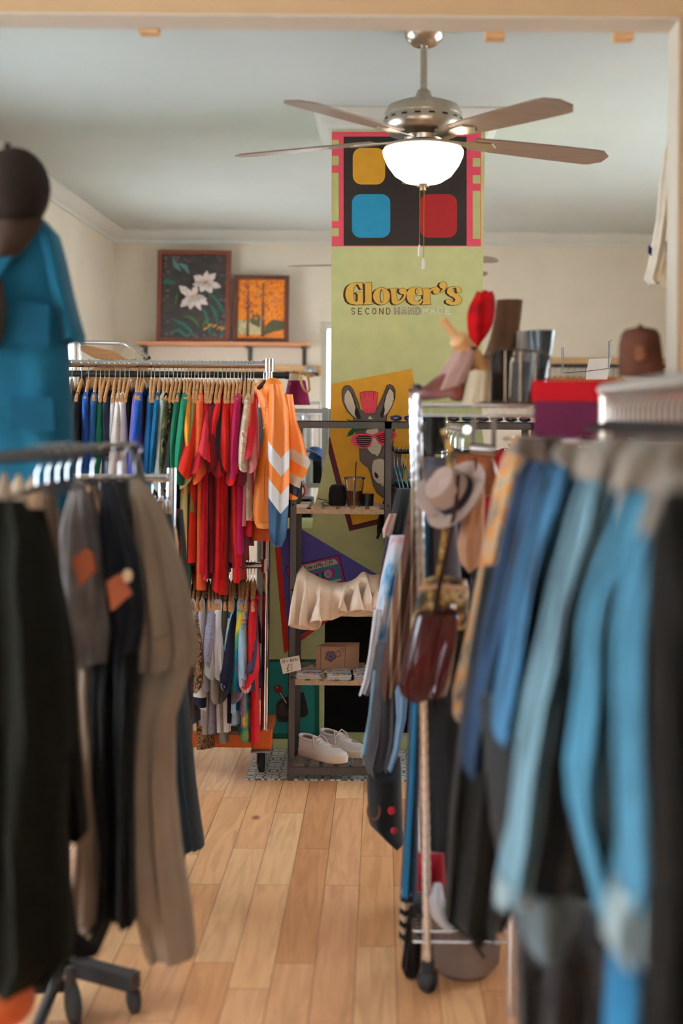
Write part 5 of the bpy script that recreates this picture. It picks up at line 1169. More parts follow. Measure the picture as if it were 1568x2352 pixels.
# --- chrome rack just beyond with clip hangers
DC = 4.1
zc_ = P(280, 1098, DC).z; xa, xb = P(60, 1098, DC).x, P(400, 1098, DC).x
t = thing('garment_rack', 'low chrome garment rack behind the jeans on the left', 'garment rack', ((xa+xb)/2, DC, 0))
m = M(t.location); m.cyl((xa, DC, zc_), (xb, DC, zc_), .014, n=16); m.build('rail', chrome, t)
for x in (xa, xb-.008):
    m = M(t.location); m.cyl((x, DC, .04), (x, DC, zc_+.035), .0155, n=16); m.build('post', chrome, t)
    m = M(t.location); m.box((x-.02, DC-.25, .01), (x+.02, DC+.25, .04)); m.build('foot', chrome, t, bevel=.004)
for i, px in enumerate((183, 206, 333, 350, 366, 384)):
    hanger('clip', 'chrome clip hanger on the low chrome rail behind the jeans', (P(px, 1098, DC).x, DC, zc_), pi/2+.1, 'clip hangers on the low chrome rail', rr=.0175)
garm('trousers', 'dark blue-green trousers hanging behind the pale jeans', 'trousers', 4.0, [('leg', [(1180, 345, 395), (1400, 360, 420), (1600, 378, 430), (1800, 392, 448), (1945, 412, 468)], cloth((38, 48, 56)), dict(th=.06, amp=.01))])
garm('skirt', 'dark red and green plaid skirt behind the pale jeans', 'skirt', 4.15, [('body', [(1170, 380, 420), (1400, 396, 436), (1560, 396, 442), (1690, 398, 440)], ramp_mat('red_green_plaid', 'X', [(0, (32, 30, 30)), (.48, (40, 46, 38)), (.56, (120, 16, 32)), (.64, (50, 22, 26))], scale=16, noise=True), dict(th=.06, amp=.012))])
for i, (px, c, nm) in enumerate([(372, (176, 104, 64), 'rust brown'), (383, (198, 160, 120), 'sand')]):
    garm('trousers', f'{nm} trousers on the low chrome rail behind the pale jeans', 'trousers', 4.1, [('waist', [(1150, px-5, px+8), (1250, px, px+28), (1400, px-10, px+40)], cloth(c), dict(th=.03))])
c = P(18, 2300, 2.7); m = M(); m.ball(c+V((-.03, 0, .0)), (.09, .08, .06), 20); tag(m.build('fabric_bundle', cloth((176, 78, 34))), 'rust orange bundle at the bottom left corner under the rack', 'bundle')
# ================================================================ CHROME WIRE RACK (right of the aisle, runs away from the camera)
WY0, WY1 = 3.4, 3.9; pt_ = P(957, 905, WY0); pbm = P(982, 2240, WY0)
WX0 = pt_.x; WX1 = .56; WZ = P(1100, 930, WY0).z
t = thing('wire_rack', 'tall chrome wire rack on ball casters right of the aisle', 'wire rack', ((WX0+WX1)/2, (WY0+WY1)/2, 0))
def wire_post(x0_, x1_, y):
    m = M(t.location); n = 50; pts = []; rs = []
    for k in range(n):
        s = k/(n-1); 
        for dz, r in ((0, .0125), (.012, .0125), (.0125, .011), (.016, .011)):
            z = .07+(WZ+.045-.07)*(k+dz/.0325)/n; pts.append(V((lerp(x0_, x1_, (z-.07)/WZ), y, z))); rs.append(r)
    m.tube(pts, rs, 14); p_ = m.build('post', chrome, t, ang=30)
    m = M(t.location); m.lathe((x1_, y, WZ+.043), [(.0135, 0), (.0135, .008), (.009, .013), (0, .014)], 14); m.build('post_cap', blackmetal, p_)
    m = M(t.location); m.ball((x0_, y, .031), (.03, .03, .031), 16); m.cyl((x0_, y, .045), (x0_, y, .085), .018, n=12); m.build('caster', rubber, p_)
wire_post(pbm.x, pt_.x, WY0); wire_post(pbm.x, pt_.x, WY1); wire_post(WX1, WX1, WY0); wire_post(WX1, WX1, WY1)
def wire_shelf(z, nm='wire_shelf'):
    m = M(t.location); a, b, c, d = WX0+.004, WX1, WY0, WY1
    for zz, r in ((z, .0035), (z-.03, .0035)):
        for p_, q_ in (((a, c), (b, c)), ((b, c), (b, d)), ((b, d), (a, d)), ((a, d), (a, c))): m.tube([(p_[0], p_[1], zz), (q_[0], q_[1], zz)], r, 8)
    n = 22; zig = []
    for k in range(2*n+1): zig.append((lerp(a, b, k/(2*n)), c, z-.03*(k % 2)))
    m.tube(zig, .0018, 6)
    for k in range(1, 20): y = lerp(c, d, k/20); m.tube([(a, y, z+.002), (b, y, z+.002)], .0018, 5)
    for k in (1, 2): x = lerp(a, b, k/3); m.tube([(x, c, z-.002), (x, d, z-.002)], .003, 6)
    m.build(nm, chrome, t, ang=60)
wire_shelf(WZ); wire_shelf(.17)
xr_ = .24; zr_ = WZ-.07
m = M(t.location); m.cyl((xr_, WY0+.02, zr_), (xr_, 4.66, zr_), .0125, n=14); m.build('hanging_rail', chrome, t)
m = M(t.location); m.cyl((xr_, 4.66, 0), (xr_, 4.66, zr_+.02), .0125, n=14); m.build('rear_post', chrome, t)
for px in (1087, 1134):
    a_ = P(px, 955, WY0+.03); b_ = P(px, 1032, WY0+.03); m = M(t.location); m.box((a_.x-.007, WY0+.028, b_.z), (a_.x+.007, WY0+.034, WZ-.035)); m.build('hang_bracket', mat('taupe_steel', (120, 106, 98), .5, .2), t, smooth=False)
m = M(t.location); m.cyl(P(1078, 1030, WY0+.02), P(1135, 1036, WY0+.02), .017, n=16); m.build('end_tube', chrome, t)

# garments along the rack, seen edge-on from the aisle
def hx(px, py, D): return P(px, py, D)
greyd = cloth((64, 60, 64)); tiedye2 = ramp_mat('blue_white_tie_dye', 'X', [(0, (20, 90, 140)), (.4, (60, 140, 190)), (.5, (196, 206, 220)), (.6, (214, 200, 210)), (.7, (190, 110, 110))], scale=6, noise=True, const=False)
trk = ramp_mat('brown_cream_side_stripe', 'X', [(0, (74, 42, 32)), (.38, (150, 134, 108)), (.5, (92, 54, 38)), (.78, (140, 122, 96)), (.9, (60, 36, 28))], scale=5.2)
garm('blouse', 'black blouse with drooping sleeve under the blue hangers', 'blouse', 4.5, [('body', [(1122, 912, 945), (1200, 892, 940), (1270, 878, 930), (1340, 870, 920), (1400, 868, 910)], cloth((26, 28, 30)), dict(th=.12, amp=.01)), ('sleeve', [(1180, 893, 915), (1215, 878, 908), (1232, 880, 896)], cloth((196, 160, 150)), dict(th=.03, dD=-.1))])
garm('tie_dye_shirt', 'blue and white tie-dye shirt hanging beside the black fireplace', 'shirt', 4.35, [('body', [(1230, 896, 935), (1330, 874, 920), (1430, 858, 905), (1500, 848, 900), (1550, 842, 895)], tiedye2, dict(th=.14, amp=.01)), ('sleeve', [(1400, 858, 882), (1500, 846, 866), (1560, 834, 858), (1592, 824, 846)], cloth((206, 200, 204)), dict(th=.04, dD=-.12))])
garm('denim_skirt', 'dark grey denim skirt with pale blue seams on the wire rack', 'skirt', 4.2, [('body', [(1480, 862, 915), (1600, 852, 924), (1680, 842, 926), (1735, 830, 914), (1772, 846, 902)], greyd, dict(th=.14, amp=.012)),
     ('seam', [(1540, 856, 862), (1640, 846, 853), (1735, 828, 842)], cloth((140, 176, 200)), dict(th=.012, dD=-.15, amp=.002)), ('panel', [(1575, 906, 938), (1650, 910, 932), (1720, 902, 918), (1768, 888, 900)], cloth((130, 160, 190)), dict(th=.02, dD=-.13, amp=.003))])
garm('slip_dress', 'pale pink slip with a lace hem above the black floral skirt', 'dress', 4.25, [('body', [(1700, 850, 915), (1762, 845, 918), (1800, 872, 920), (1828, 900, 920)], cloth((196, 168, 176)), dict(th=.12, amp=.012))])
t2 = garm('floral_skirt', 'black skirt with red flowers and a brown paisley on the wire rack', 'skirt', 4.15, [('body', [(1740, 846, 920), (1800, 842, 922), (1880, 846, 924), (1902, 872, 924), (1922, 904, 926)], cloth((22, 18, 18)), dict(th=.12, amp=.006))])
m = M(t2.location)
for (px, py, r) in ((899, 1862, .014), (905, 1908, .012)):
    c = P(px, py, 4.02); m.ball(c, (r, .006, r), 12)
m.build('flower_print', cloth((150, 20, 34)), t2); m = M(t2.location); m.tube([P(858+14*cos(a), 1862+22*sin(a), 4.015) for a in [-.5+i*.35 for i in range(13)]], .004, 6); m.build('paisley_print', cloth((110, 66, 44)), t2)
garm('track_jacket', 'brown track jacket with cream side stripes beside the chrome post', 'jacket', 3.75, [('sleeve', [(985, 960, 984), (1060, 953, 982), (1155, 939, 978), (1257, 924, 972), (1334, 907, 962), (1430, 892, 948), (1500, 882, 934), (1560, 874, 918), (1600, 878, 902)], trk, dict(th=.05, amp=.006)),
     ('body', [(1030, 955, 1000), (1200, 940, 1000), (1400, 925, 1000), (1560, 915, 990)], cloth((60, 36, 30)), dict(th=.05, dD=.09))])
garm('trousers', 'dark navy trousers with bright blue edge hanging on the wire rack', 'trousers', 3.6, [('leg', [(1570, 944, 966), (1700, 936, 964), (1850, 930, 962), (1960, 924, 960), (2062, 918, 958)], cloth((18, 44, 70)), dict(th=.07, amp=.008)), ('side_stripe', [(1590, 950, 958), (1800, 940, 950), (1960, 929, 941), (2058, 922, 936)], cloth((28, 122, 170)), dict(th=.012, dD=-.08, amp=.002))])
garm('dress', 'long black dress behind the chrome post of the wire rack', 'dress', 3.95, [('body', [(1300, 990, 1100), (1590, 964, 1130), (1800, 964, 1130), (2000, 966, 1120), (2085, 968, 1110)], cloth((24, 21, 20)), dict(th=.12, amp=.02, k=4))])
knit = ramp_mat('black_tan_knit_stripe', 'Z', [(0, (30, 26, 24)), (.5, (176, 150, 124))], scale=9)
garm('scarf', 'black and tan striped knitted scarf hanging low on the wire rack', 'scarf', 3.55, [('body', [(2040, 922, 948), (2080, 917, 952), (2150, 915, 950), (2162, 920, 944)], knit, dict(th=.03, amp=.006))])
garm('scarf', 'dark fringed shawl hanging near the caster of the wire rack', 'scarf', 3.52, [('body', [(2080, 940, 968), (2160, 928, 968), (2215, 921, 966), (2238, 930, 958)], mat('dark_mohair', (56, 46, 44), 1, 0, .5, 70, .8, stretch=(6, 6, .6)), dict(th=.04, amp=.012, k=7))])
garm('t_shirt', 'red garment low on the wire rack behind the post', 'shirt', 3.75, [('body', [(1960, 945, 1020), (2030, 942, 1024)], cloth((150, 16, 34)), dict(th=.06))])
c = P(1078, 2180, 3.32); c.z = .1
t2 = thing('canvas_bag', 'slumped grey-brown canvas bag on the floor by the wire rack caster', 'bag', (c.x, c.y+.2, 0))
m = M(t2.location); rings = []
for (z, k) in ((.005, .8), (.03, 1.0), (.1, 1.02), (.17, .88), (.23, .6), (.26, .25)):
    rings.append([V((c.x+.1*k*cos(a)*(1+.06*sin(3*a+z*20)), c.y+.22+.1*k*sin(a), z*.8-.03*cos(a)*(z > .1))) for a in [2*pi*i/32 for i in range(32)]])
m.loft(rings); m.build('body', mat('grey_brown_canvas', (128, 108, 98), .9, 0, .15, 6, .2), t2)
m = M(t2.location); m.tube([V((c.x-.05, c.y+.15, .19)), V((c.x, c.y+.115, .15)), V((c.x+.05, c.y+.12, .08))], .006, 8); m.build('strap', cloth((80, 64, 56)), t2)
garm('scarf', 'white satin scarf hanging above the slumped canvas bag', 'scarf', 3.3, [('body', [(2030, 996, 1014), (2070, 986, 1020), (2105, 990, 1060), (2124, 1010, 1070)], mat('white_satin', (220, 224, 236), .35, 0, .05, 10, .1), dict(th=.03, amp=.01))])

# ---- bags and hats on the near end of the wire rack
snake = ramp_mat('snakeskin', 'X', [(0, (60, 48, 36)), (.42, (110, 86, 50)), (.5, (176, 136, 70)), (.58, (190, 176, 140)), (.68, (90, 70, 44))], scale=26, noise=True, rough=.5)
DB_ = 3.3
def ribbon(pts, D, w_, th, o):
    m = M(o); rings = []
    q = [P(x, y, D) for x, y in pts]
    for i, p_ in enumerate(q):
        a_ = q[max(i-1, 0)]; b_ = q[min(i+1, len(q)-1)]; d = (b_-a_).normalized(); n_ = V((d.z, 0, -d.x))*w_/2
        rings.append([p_+n_+V((0, th/2, 0)), p_-n_+V((0, th/2, 0)), p_-n_-V((0, th/2, 0)), p_+n_-V((0, th/2, 0))])
    m.loft(rings); return m
o_ = P(1010, 1380, DB_)
t2 = thing('handbag', 'snakeskin handbag on a long strap hanging from the wire rack', 'handbag', o_)
ribbon([(1018, 985), (1034, 1040), (1032, 1120), (1026, 1200), (1016, 1270), (1004, 1340)], DB_, .018, .006, o_).build('strap', snake, t2)
drape([(1322, 1000, 1030), (1332, 972, 1072), (1360, 962, 1078), (1420, 946, 1074), (1446, 942, 1066)], DB_, th=.04, amp=.004, o=o_, cap=(True, True)).build('body', snake, t2)
m = M(o_); m.ball(P(1040, 1394, DB_-.045), (.011, .008, .011), 12); m.build('clasp', chrome, t2)
m = ribbon([(960, 1352), (1010, 1346), (1076, 1352)], DB_-.042, .012, .004, o_); m.build('trim', cloth((196, 160, 140)), t2)
o_ = P(985, 1500, DB_-.02); t2 = thing('handbag', 'glossy burgundy leather handbag hanging below the snakeskin bag', 'handbag', o_)
drape([(1402, 968, 1046), (1412, 955, 1052), (1450, 944, 1050), (1520, 926, 1040), (1568, 914, 1032), (1594, 920, 1024), (1600, 940, 1010)], DB_-.03, th=.055, amp=.01, k=2, o=o_, cap=(True, True)).build('body', mat('burgundy_patent', (74, 18, 24), .18, 0, .2, 8, .25), t2)
ribbon([(1052, 1090), (1048, 1150), (1034, 1230), (1016, 1310), (998, 1405)], DB_-.05, .011, .005, o_).build('strap', cloth((58, 30, 26)), t2)
o_ = P(1085, 1220, DB_); t2 = thing('pouch', 'pink-beige suede pouch hanging beside the snakeskin bag', 'pouch', o_)
drape([(1120, 1078, 1112), (1180, 1062, 1112), (1250, 1050, 1110), (1292, 1056, 1104), (1306, 1070, 1092)], DB_+.02, th=.045, amp=.006, o=o_, cap=(True, True)).build('body', mat('pink_beige_suede', (198, 150, 118), .9, 0, .08, 20, .08), t2)
ribbon([(1092, 1050), (1094, 1122)], DB_+.02, .008, .004, o_).build('strap', cloth((90, 50, 36)), t2)
o_ = P(1050, 1140, DB_+.02); t2 = thing('felt_hat', 'pinkish taupe felt hat with a dark band hung on the wire rack end', 'hat', o_)
hr = Matrix.Rotation(R(-52), 3, 'Y') @ Matrix.Rotation(R(28), 3, 'X')
m = M(o_); m.lathe(o_, [(.05, .0), (.085, -.002), (.105, .006), (.107, .011), (.085, .004), (.05, .006)], 36, hr); m.build('brim', mat('taupe_felt', (176, 150, 138), .95, 0, .08, 20, .08), t2)
m = M(o_); m.lathe(o_, [(.06, .0), (.058, .05), (.05, .075), (.03, .08), (0, .07)], 36, hr); m.build('crown', mat('taupe_felt', None), t2)
m = M(o_); m.lathe(o_, [(.0605, .004), (.0625, .006), (.0615, .024), (.0595, .026)], 36, hr); m.build('band', cloth((42, 36, 42)), t2)
o_ = P(1000, 1140, DB_+.05); t2 = thing('felt_hat', 'dark grey felt hat with pale lining beside the chrome post', 'hat', o_)
hr2 = Matrix.Rotation(R(20), 3, 'Y') @ Matrix.Rotation(R(70), 3, 'X')
m = M(o_); m.lathe(o_, [(.03, .0), (.05, -.002), (.058, .004), (.05, .008), (.03, .006)], 30, hr2); m.build('brim', cloth((190, 170, 162)), t2)
m = M(o_); m.ball(P(1000, 1095, DB_+.06), (.034, .04, .03), 16); m.build('crown', cloth((84, 76, 78)), t2)
garm('handbag', 'orange-brown leather bag behind the hats on the wire rack', 'handbag', 3.5, [('body', [(1042, 1046, 1130), (1070, 1040, 1140), (1100, 1044, 1150), (1140, 1050, 1140)], mat('tan_leather', (156, 84, 44), .5, 0, .2, 14, .1), dict(th=.04, cap=(True, True)))])
garm('belt_bag', 'black nylon bag hanging inside the corner of the wire rack', 'bag', 3.48, [('body', [(955, 978, 1022), (990, 974, 1026), (1030, 974, 1024), (1040, 980, 1016)], cloth((34, 32, 28)), dict(th=.04, cap=(True, True)))])
garm('denim_jacket', 'grey denim jacket hanging inside the wire rack behind the hats', 'jacket', 3.7, [('body', [(1050, 972, 1040), (1100, 968, 1046), (1200, 966, 1050), (1330, 968, 1060)], cloth((84, 78, 84)), dict(th=.08, amp=.01)), ('sleeve', [(1180, 966, 985), (1320, 964, 984), (1430, 950, 975)], cloth((28, 84, 116)), dict(th=.03, dD=-.09))])
garm('cardigan', 'tan, orange and brown patterned cardigan at the front of the right rack', 'cardigan', 2.85, [
    ('sleeve', [(1000, 1176, 1232), (1060, 1150, 1222), (1130, 1132, 1206), (1220, 1114, 1188), (1310, 1100, 1166), (1410, 1080, 1142), (1510, 1060, 1120), (1590, 1040, 1096), (1640, 1040, 1078)], ramp_mat('tan_orange_pattern', 'X', [(0, (60, 44, 36)), (.4, (110, 88, 68)), (.46, (176, 156, 130)), (.54, (196, 130, 66)), (.6, (150, 128, 110)), (.7, (60, 46, 40))], scale=9, noise=True, const=False), dict(th=.06, amp=.01)),
    ('body', [(1010, 1200, 1280), (1200, 1160, 1260), (1400, 1130, 1240)], cloth((70, 54, 42)), dict(th=.05, dD=.1))])
for i, (D_, nm) in enumerate([(3.6, 'navy trousers'), (3.75, 'brown track jacket'), (4.2, 'grey denim skirt'), (4.35, 'tie-dye shirt'), (4.5, 'black blouse'), (3.95, 'long black dress')]):
    hanger('dark', f'small chrome-hooked hanger of the {nm} on the wire rack rail', (xr_, D_, zr_), 0, rr=.0155)

# ---- things standing on the wire rack's top shelf
ZT = WZ+.0045; DT = 3.52
def boot(name, label, prof, D, mt, foot=None, solem=None, th=.05, cat='boot'):
    o = P((prof[-1][1]+prof[-1][2])/2, prof[-1][0], D); o.z = ZT; t_ = thing(name, label, cat, o)
    drape(prof, D, th=th, amp=.003, o=o, cap=(True, True), pin=.9).build('shaft', mt, t_)
    if foot:
        pts = foot; m = M(o); ring0 = [P(x, y, D) for x, y in pts]; dz = ZT+.006-min(p_.z for p_ in ring0)
        rings = []
        for (k, dy) in ((.86, -.042), (1, -.028), (1.0, .028), (.86, .042)):
            cx_ = sum(p_.x for p_ in ring0)/len(ring0); cz_ = sum(p_.z for p_ in ring0)/len(ring0)
            rings.append([V((cx_+(p_.x-cx_)*k, D+dy, cz_+(p_.z-cz_)*k+dz)) for p_ in ring0])
        m.loft(rings); m.build('foot', solem or mt, t_, ang=60)
    return t_
brn = mat('red_brown_leather', (112, 50, 38), .4, 0, .3, 10, .1)
boot('cowboy_boot', 'red-brown cowboy boot with pale patterned shaft at the left end of the top shelf', [(798, 1046, 1096), (830, 1026, 1092), (860, 1006, 1080), (892, 994, 1066)], DT-.05, ramp_mat('pink_tooled_leather', 'X', [(0, (176, 140, 130)), (.52, (170, 132, 122)), (.56, (74, 40, 34))], scale=14, noise=True),
     [(940, 912), (945, 898), (975, 892), (1000, 872), (1030, 856), (1062, 862), (1066, 900), (1060, 926), (1044, 926), (1036, 916), (1000, 922), (960, 926), (942, 924)], brn)
t2 = boot('tall_boot', 'tall suede brown boot leaning right of the red scrunched bag', [(690, 1140, 1200), (730, 1136, 1196), (780, 1124, 1190), (830, 1106, 1172), (870, 1094, 1150), (925, 1090, 1130)], DT+.12, mat('brown_suede', (98, 70, 50), .95, 0, .15, 14, .1), None)
boot('tall_boot', 'dark blue-black leather boot at the right of the boots on the top shelf', [(760, 1212, 1274), (800, 1216, 1268), (850, 1214, 1258), (924, 1200, 1250)], DT+.02, mat('blue_black_leather', (38, 44, 46), .35, 0, .4, 6, .1), [(1170, 915), (1200, 900), (1240, 895), (1256, 900), (1256, 926), (1170, 926)])
boot('ankle_boot', 'pale grey ankle boot in the middle of the top shelf', [(762, 1182, 1216), (800, 1184, 1214), (860, 1176, 1212), (925, 1172, 1212)], DT+.1, cloth((170, 160, 150)), None)
boot('ankle_boot', 'cream canvas boot standing between the cowboy boot and wire basket', [(852, 1078, 1124), (880, 1070, 1124), (926, 1060, 1124)], DT-.08, mat('cream_canvas', (206, 190, 160), .9, 0, .06, 16, .06), None)
boot('tall_boot', 'black boot standing inside the wire basket on the top shelf', [(806, 1130, 1172), (860, 1128, 1170), (926, 1126, 1168)], DT-.03, cloth((40, 32, 26)), None, cat='boot')
boot('tall_boot', 'charcoal grey boot beside the black boot inside the wire basket', [(832, 1176, 1215), (870, 1174, 1214), (926, 1172, 1212)], DT-.06, cloth((76, 72, 68)), None)
o_ = P(1195, 926, DT-.12); o_.z = ZT; t2 = thing('wire_basket', 'dark wire basket holding boots on top of the wire rack', 'basket', o_)
D_ = DT-.12; ww = mat('bronze_wire', (92, 72, 54), .4, .8)
a_ = P(1126, 800, D_); b_ = P(1264, 800, D_)
m = M(o_)
for yy in (D_, D_+.3): m.tube([(a_.x, yy, ZT+.004), (a_.x, yy, a_.z-.02), (a_.x+.02, yy, a_.z), (b_.x-.02, yy, a_.z-.01), (b_.x, yy, a_.z-.03), (b_.x-.005, yy, ZT+.004)], .0035, 8, closed=True)
for k in range(3): 
    z = lerp(ZT+.02, a_.z-.01, k/2); m.tube([(a_.x, D_, z), (a_.x, D_+.3, z)], .0025, 6); m.tube([(b_.x, D_, z-.01), (b_.x, D_+.3, z-.01)], .0025, 6)
m.build('frame', ww, t2)
m = M(o_)
for k in range(1, 4): x = lerp(a_.x, b_.x, k/4); m.tube([(x, D_, ZT+.004), (x, D_, a_.z-.006)], .002, 6)
m.build('front_wires', ww, t2)
o_ = P(1060, 790, DT-.1); t2 = thing('rolling_pin', 'pale wooden rolling pin propped up among the boots on the top shelf', 'rolling pin', o_)
m = M(o_); q0, q1, q2, q3 = P(1016, 735, DT-.1), P(1046, 772, DT-.09), P(1051, 778, DT-.09), P(1108, 846, DT-.02)
m.tube([q0+(q0-q1)*.05, q0, q1], [.006, .0115, .0125], 14); m.build('handle', mat('beech_wood', (214, 160, 104), .5, 0, .1, 9, .03), t2)
m = M(o_); m.tube([q1, q2, q3, q3+(q3-q2)*.03], [.018, .027, .027, .018], 20); m.build('roller', mat('beech_wood', None), t2)
o_ = P(1100, 800, DT+.02); t2 = M(o_); rings = []
for j in range(13):
    s = j/12; c = P(lerp(1112, 1092, s), lerp(672, 800, s), DT+.03); r = .042*sin(pi*min(1, s*.9+.1))**.5*(1-.35*s)
    rings.append([c+V((r*cos(a)*(1+.12*sin(4*a+3*s)), r*.8*sin(a)*(1+.15*sin(5*a-4*s)), .006*sin(3*a+9*s))) for a in [2*pi*i/36 for i in range(36)]])
t2.loft(rings); tag(t2.build('velvet_bag', mat('red_velvet', (165, 4, 8), .86, 0, .5, 12, .8), ang=80), 'bright red scrunched velvet bag between the rolling pin and tall brown boot', 'bag')
# shoe boxes and cap
DX = 2.95; ZS = P(1300, 1004, DX).z
t2 = thing('wire_shelf', 'chrome wire shelf under the red-lidded box at the right', 'wire shelf', (.55, 3.05, ZS-.02))
m = M(t2.location)
for k in range(14): y = 2.86+.03*k; m.tube([(.34, y, ZS-.006), (.86, y, ZS-.006)], .002, 6)
for y in (2.84, 3.28): m.tube([(.33, y, ZS-.01), (.87, y, ZS-.01)], .004, 8)
for x in (.33, .87): m.tube([(x, 2.84, ZS-.01), (x, 3.28, ZS-.01)], .004, 8)
m.build('wires', chrome, t2)
for x in (.84,):
    for y in (2.85, 3.27): m = M(t2.location); m.cyl((x, y, .0), (x, y, ZS), .012, n=12); m.build('post', chrome, t2)
for y in (3.27,): m = M(t2.location); m.cyl((.36, y, .0), (.36, y, ZS), .012, n=12); m.build('post', chrome, t2)
bc = P(1340, 960, DX+.12); rz = Matrix.Rotation(R(-16), 3, 'Z')
bo = V((bc.x, bc.y+.02, ZS))
t2 = thing('shoe_box', 'purple shoe box with a bright red lid at the upper right', 'box', bo)
m = M(bo); m.cbox(bo+V((0, 0, .045)), (.2, .29, .09), rz); m.build('box_body', mat('plum_card', (76, 18, 42), .86, 0, .1, 12, .03), t2, smooth=False)
m = M(bo); m.cbox(bo+V((0, 0, .112)), (.212, .302, .05), rz); m.build('lid', mat('red_card', (140, 4, 10), .86, 0, .05, 12, .03), t2, smooth=False)
m = M(bo); m.cbox(bo+rz @ V((-.103, -.05, .045)), (.003, .14, .07), rz); m.build('label_panel', mat('lavender_card', (120, 100, 150), .7), t2, smooth=False)
b2 = V((bo.x+.22, bo.y+.03, ZS)); t2 = thing('shoe_box', 'dark plum shoe box with a red lid behind the near hangers', 'box', b2)
m = M(b2); m.cbox(b2+V((0, 0, .045)), (.19, .28, .09)); m.build('box_body', mat('dark_plum_card', (66, 24, 40), .7), t2, smooth=False); m = M(b2); m.cbox(b2+V((0, 0, .115)), (.2, .29, .045)); m.build('lid', mat('red_card', None), t2, smooth=False)
oc = P(1470, 862, 3.05); oc.z = ZS+.1377; t2 = thing('baseball_hat', 'brown cap with an embroidered crest on top of the red box', 'cap', oc)
capb = mat('rust_brown_twill', (74, 40, 26), .9, 0, .2, 20, .12); D_ = 3.05
m = M(oc); rings = []
for (py, a1, b1) in ((753, 1455, 1486), (757, 1436, 1506), (768, 1427, 1514), (790, 1422, 1517), (830, 1421, 1522), (862, 1420, 1526)):
    A = P(a1, py, D_); B = P(b1, py, D_); hw = (B.x-A.x)/2; rings.append([V(((A.x+B.x)/2+hw*cos(a), D_+hw*1.1*sin(a), A.z)) for a in [2*pi*i/30 for i in range(30)]])
m.loft(rings, (True, False)); m.build('crown', capb, t2)
m = M(oc); m.ball(P(1470, 752, D_), .008, 8); m.build('button', capb, t2)
m = M(oc); q = P(1470, 812, D_-.062); m.ball(q, (.016, .004, .02), 14); m.build('crest', mat('embroidery', (112, 68, 44), .9, 0, .3, 60, .2), t2)
# holder with white card further back
DH = 5.95; o_ = P(1345, 850, DH); t2 = thing('sign_holder', 'thin black wire sign holder with tall prongs behind the red box', 'sign holder', o_)
m = M(o_)
for pts in ([(1290, 798), (1290, 857), (1345, 853), (1400, 846), (1400, 783), (1404, 782)], [(1293, 798), (1293, 857)], [(1397, 783), (1397, 846)], [(1345, 846), (1343, 900), (1343, 1000), (1343, 1690)]): m.tube([P(x, y, DH) for x, y in pts], .0022, 6)
m.build('wire_frame', blackmetal, t2)
m = M(); q = [P(1352, 825, DH+.02), P(1404, 822, DH+.02), P(1394, 872, DH+.02), P(1343, 872, DH+.02)]; m.prism(q, (0, .003, 0)); tag(m.build('sign_card', paper, smooth=False), 'blank white card standing in the black wire sign holder', 'card')
# clothes on the back-right peg rail
for i, px in enumerate(range(1258, 1425, 15)):
    c = [(120, 20, 30), (150, 24, 34), (60, 44, 40), (170, 150, 130), (110, 26, 36), (190, 60, 40), (90, 70, 60), (200, 180, 160), (96, 20, 26), (130, 100, 70), (60, 50, 56), (150, 30, 30)][i]
    nm = ['wine red', 'brick red', 'dark brown', 'sand', 'claret', 'orange red', 'taupe', 'cream', 'oxblood', 'ochre', 'slate', 'poppy red'][i]
    zc2 = P(px, 850, YB-.08).z; loc = (P(px, 850, YB-.08).x, YB-.1-.12, zc2)
    loc = (loc[0], YB-.08, P(1330, 844, YB-.08).z+0)
    hanger('wood', f'wooden hanger carrying the {nm} shirt on the back right peg rail', loc, pi/2*.0+.9, rr=.018)
    shirt('shirt', f'{nm} shirt hanging from the peg rail on the back right wall', 'shirt', loc, cloth(c), w=.1, L=.6, slv=.12, th=.014, rz=.9, seed=700+i, group='shirts on the back right peg rail', z0=-.11)
# white shirt by the right jamb
DW = 3.95
t2 = garm('baseball_shirt', 'white shirt with small dark patches hanging high beside the right jamb', 'shirt', DW, [
    ('sleeve', [(318, 1536, 1552), (350, 1524, 1562), (420, 1514, 1560), (500, 1507, 1545), (560, 1498, 1536), (610, 1488, 1528), (640, 1480, 1520), (652, 1494, 1512)], cloth((226, 214, 196)), dict(th=.03, amp=.006)),
    ('body', [(330, 1540, 1620), (450, 1528, 1640), (600, 1522, 1640), (660, 1520, 1640)], cloth((216, 190, 160)), dict(th=.03, dD=.05))])
m = M(t2.location); m.prism([P(1489, 562, DW-.04), P(1498, 570, DW-.04), P(1496, 588, DW-.04), P(1488, 580, DW-.04)], (0, .003, 0)); m.build('sleeve_patch', cloth((40, 34, 90)), t2)
m = M(t2.location); m.tube([P(x, y, DW-.035) for x, y in ((1529, 555), (1542, 555), (1542, 578), (1529, 578))], .003, 6, closed=True); m.build('logo_patch', cloth((50, 40, 40)), t2)

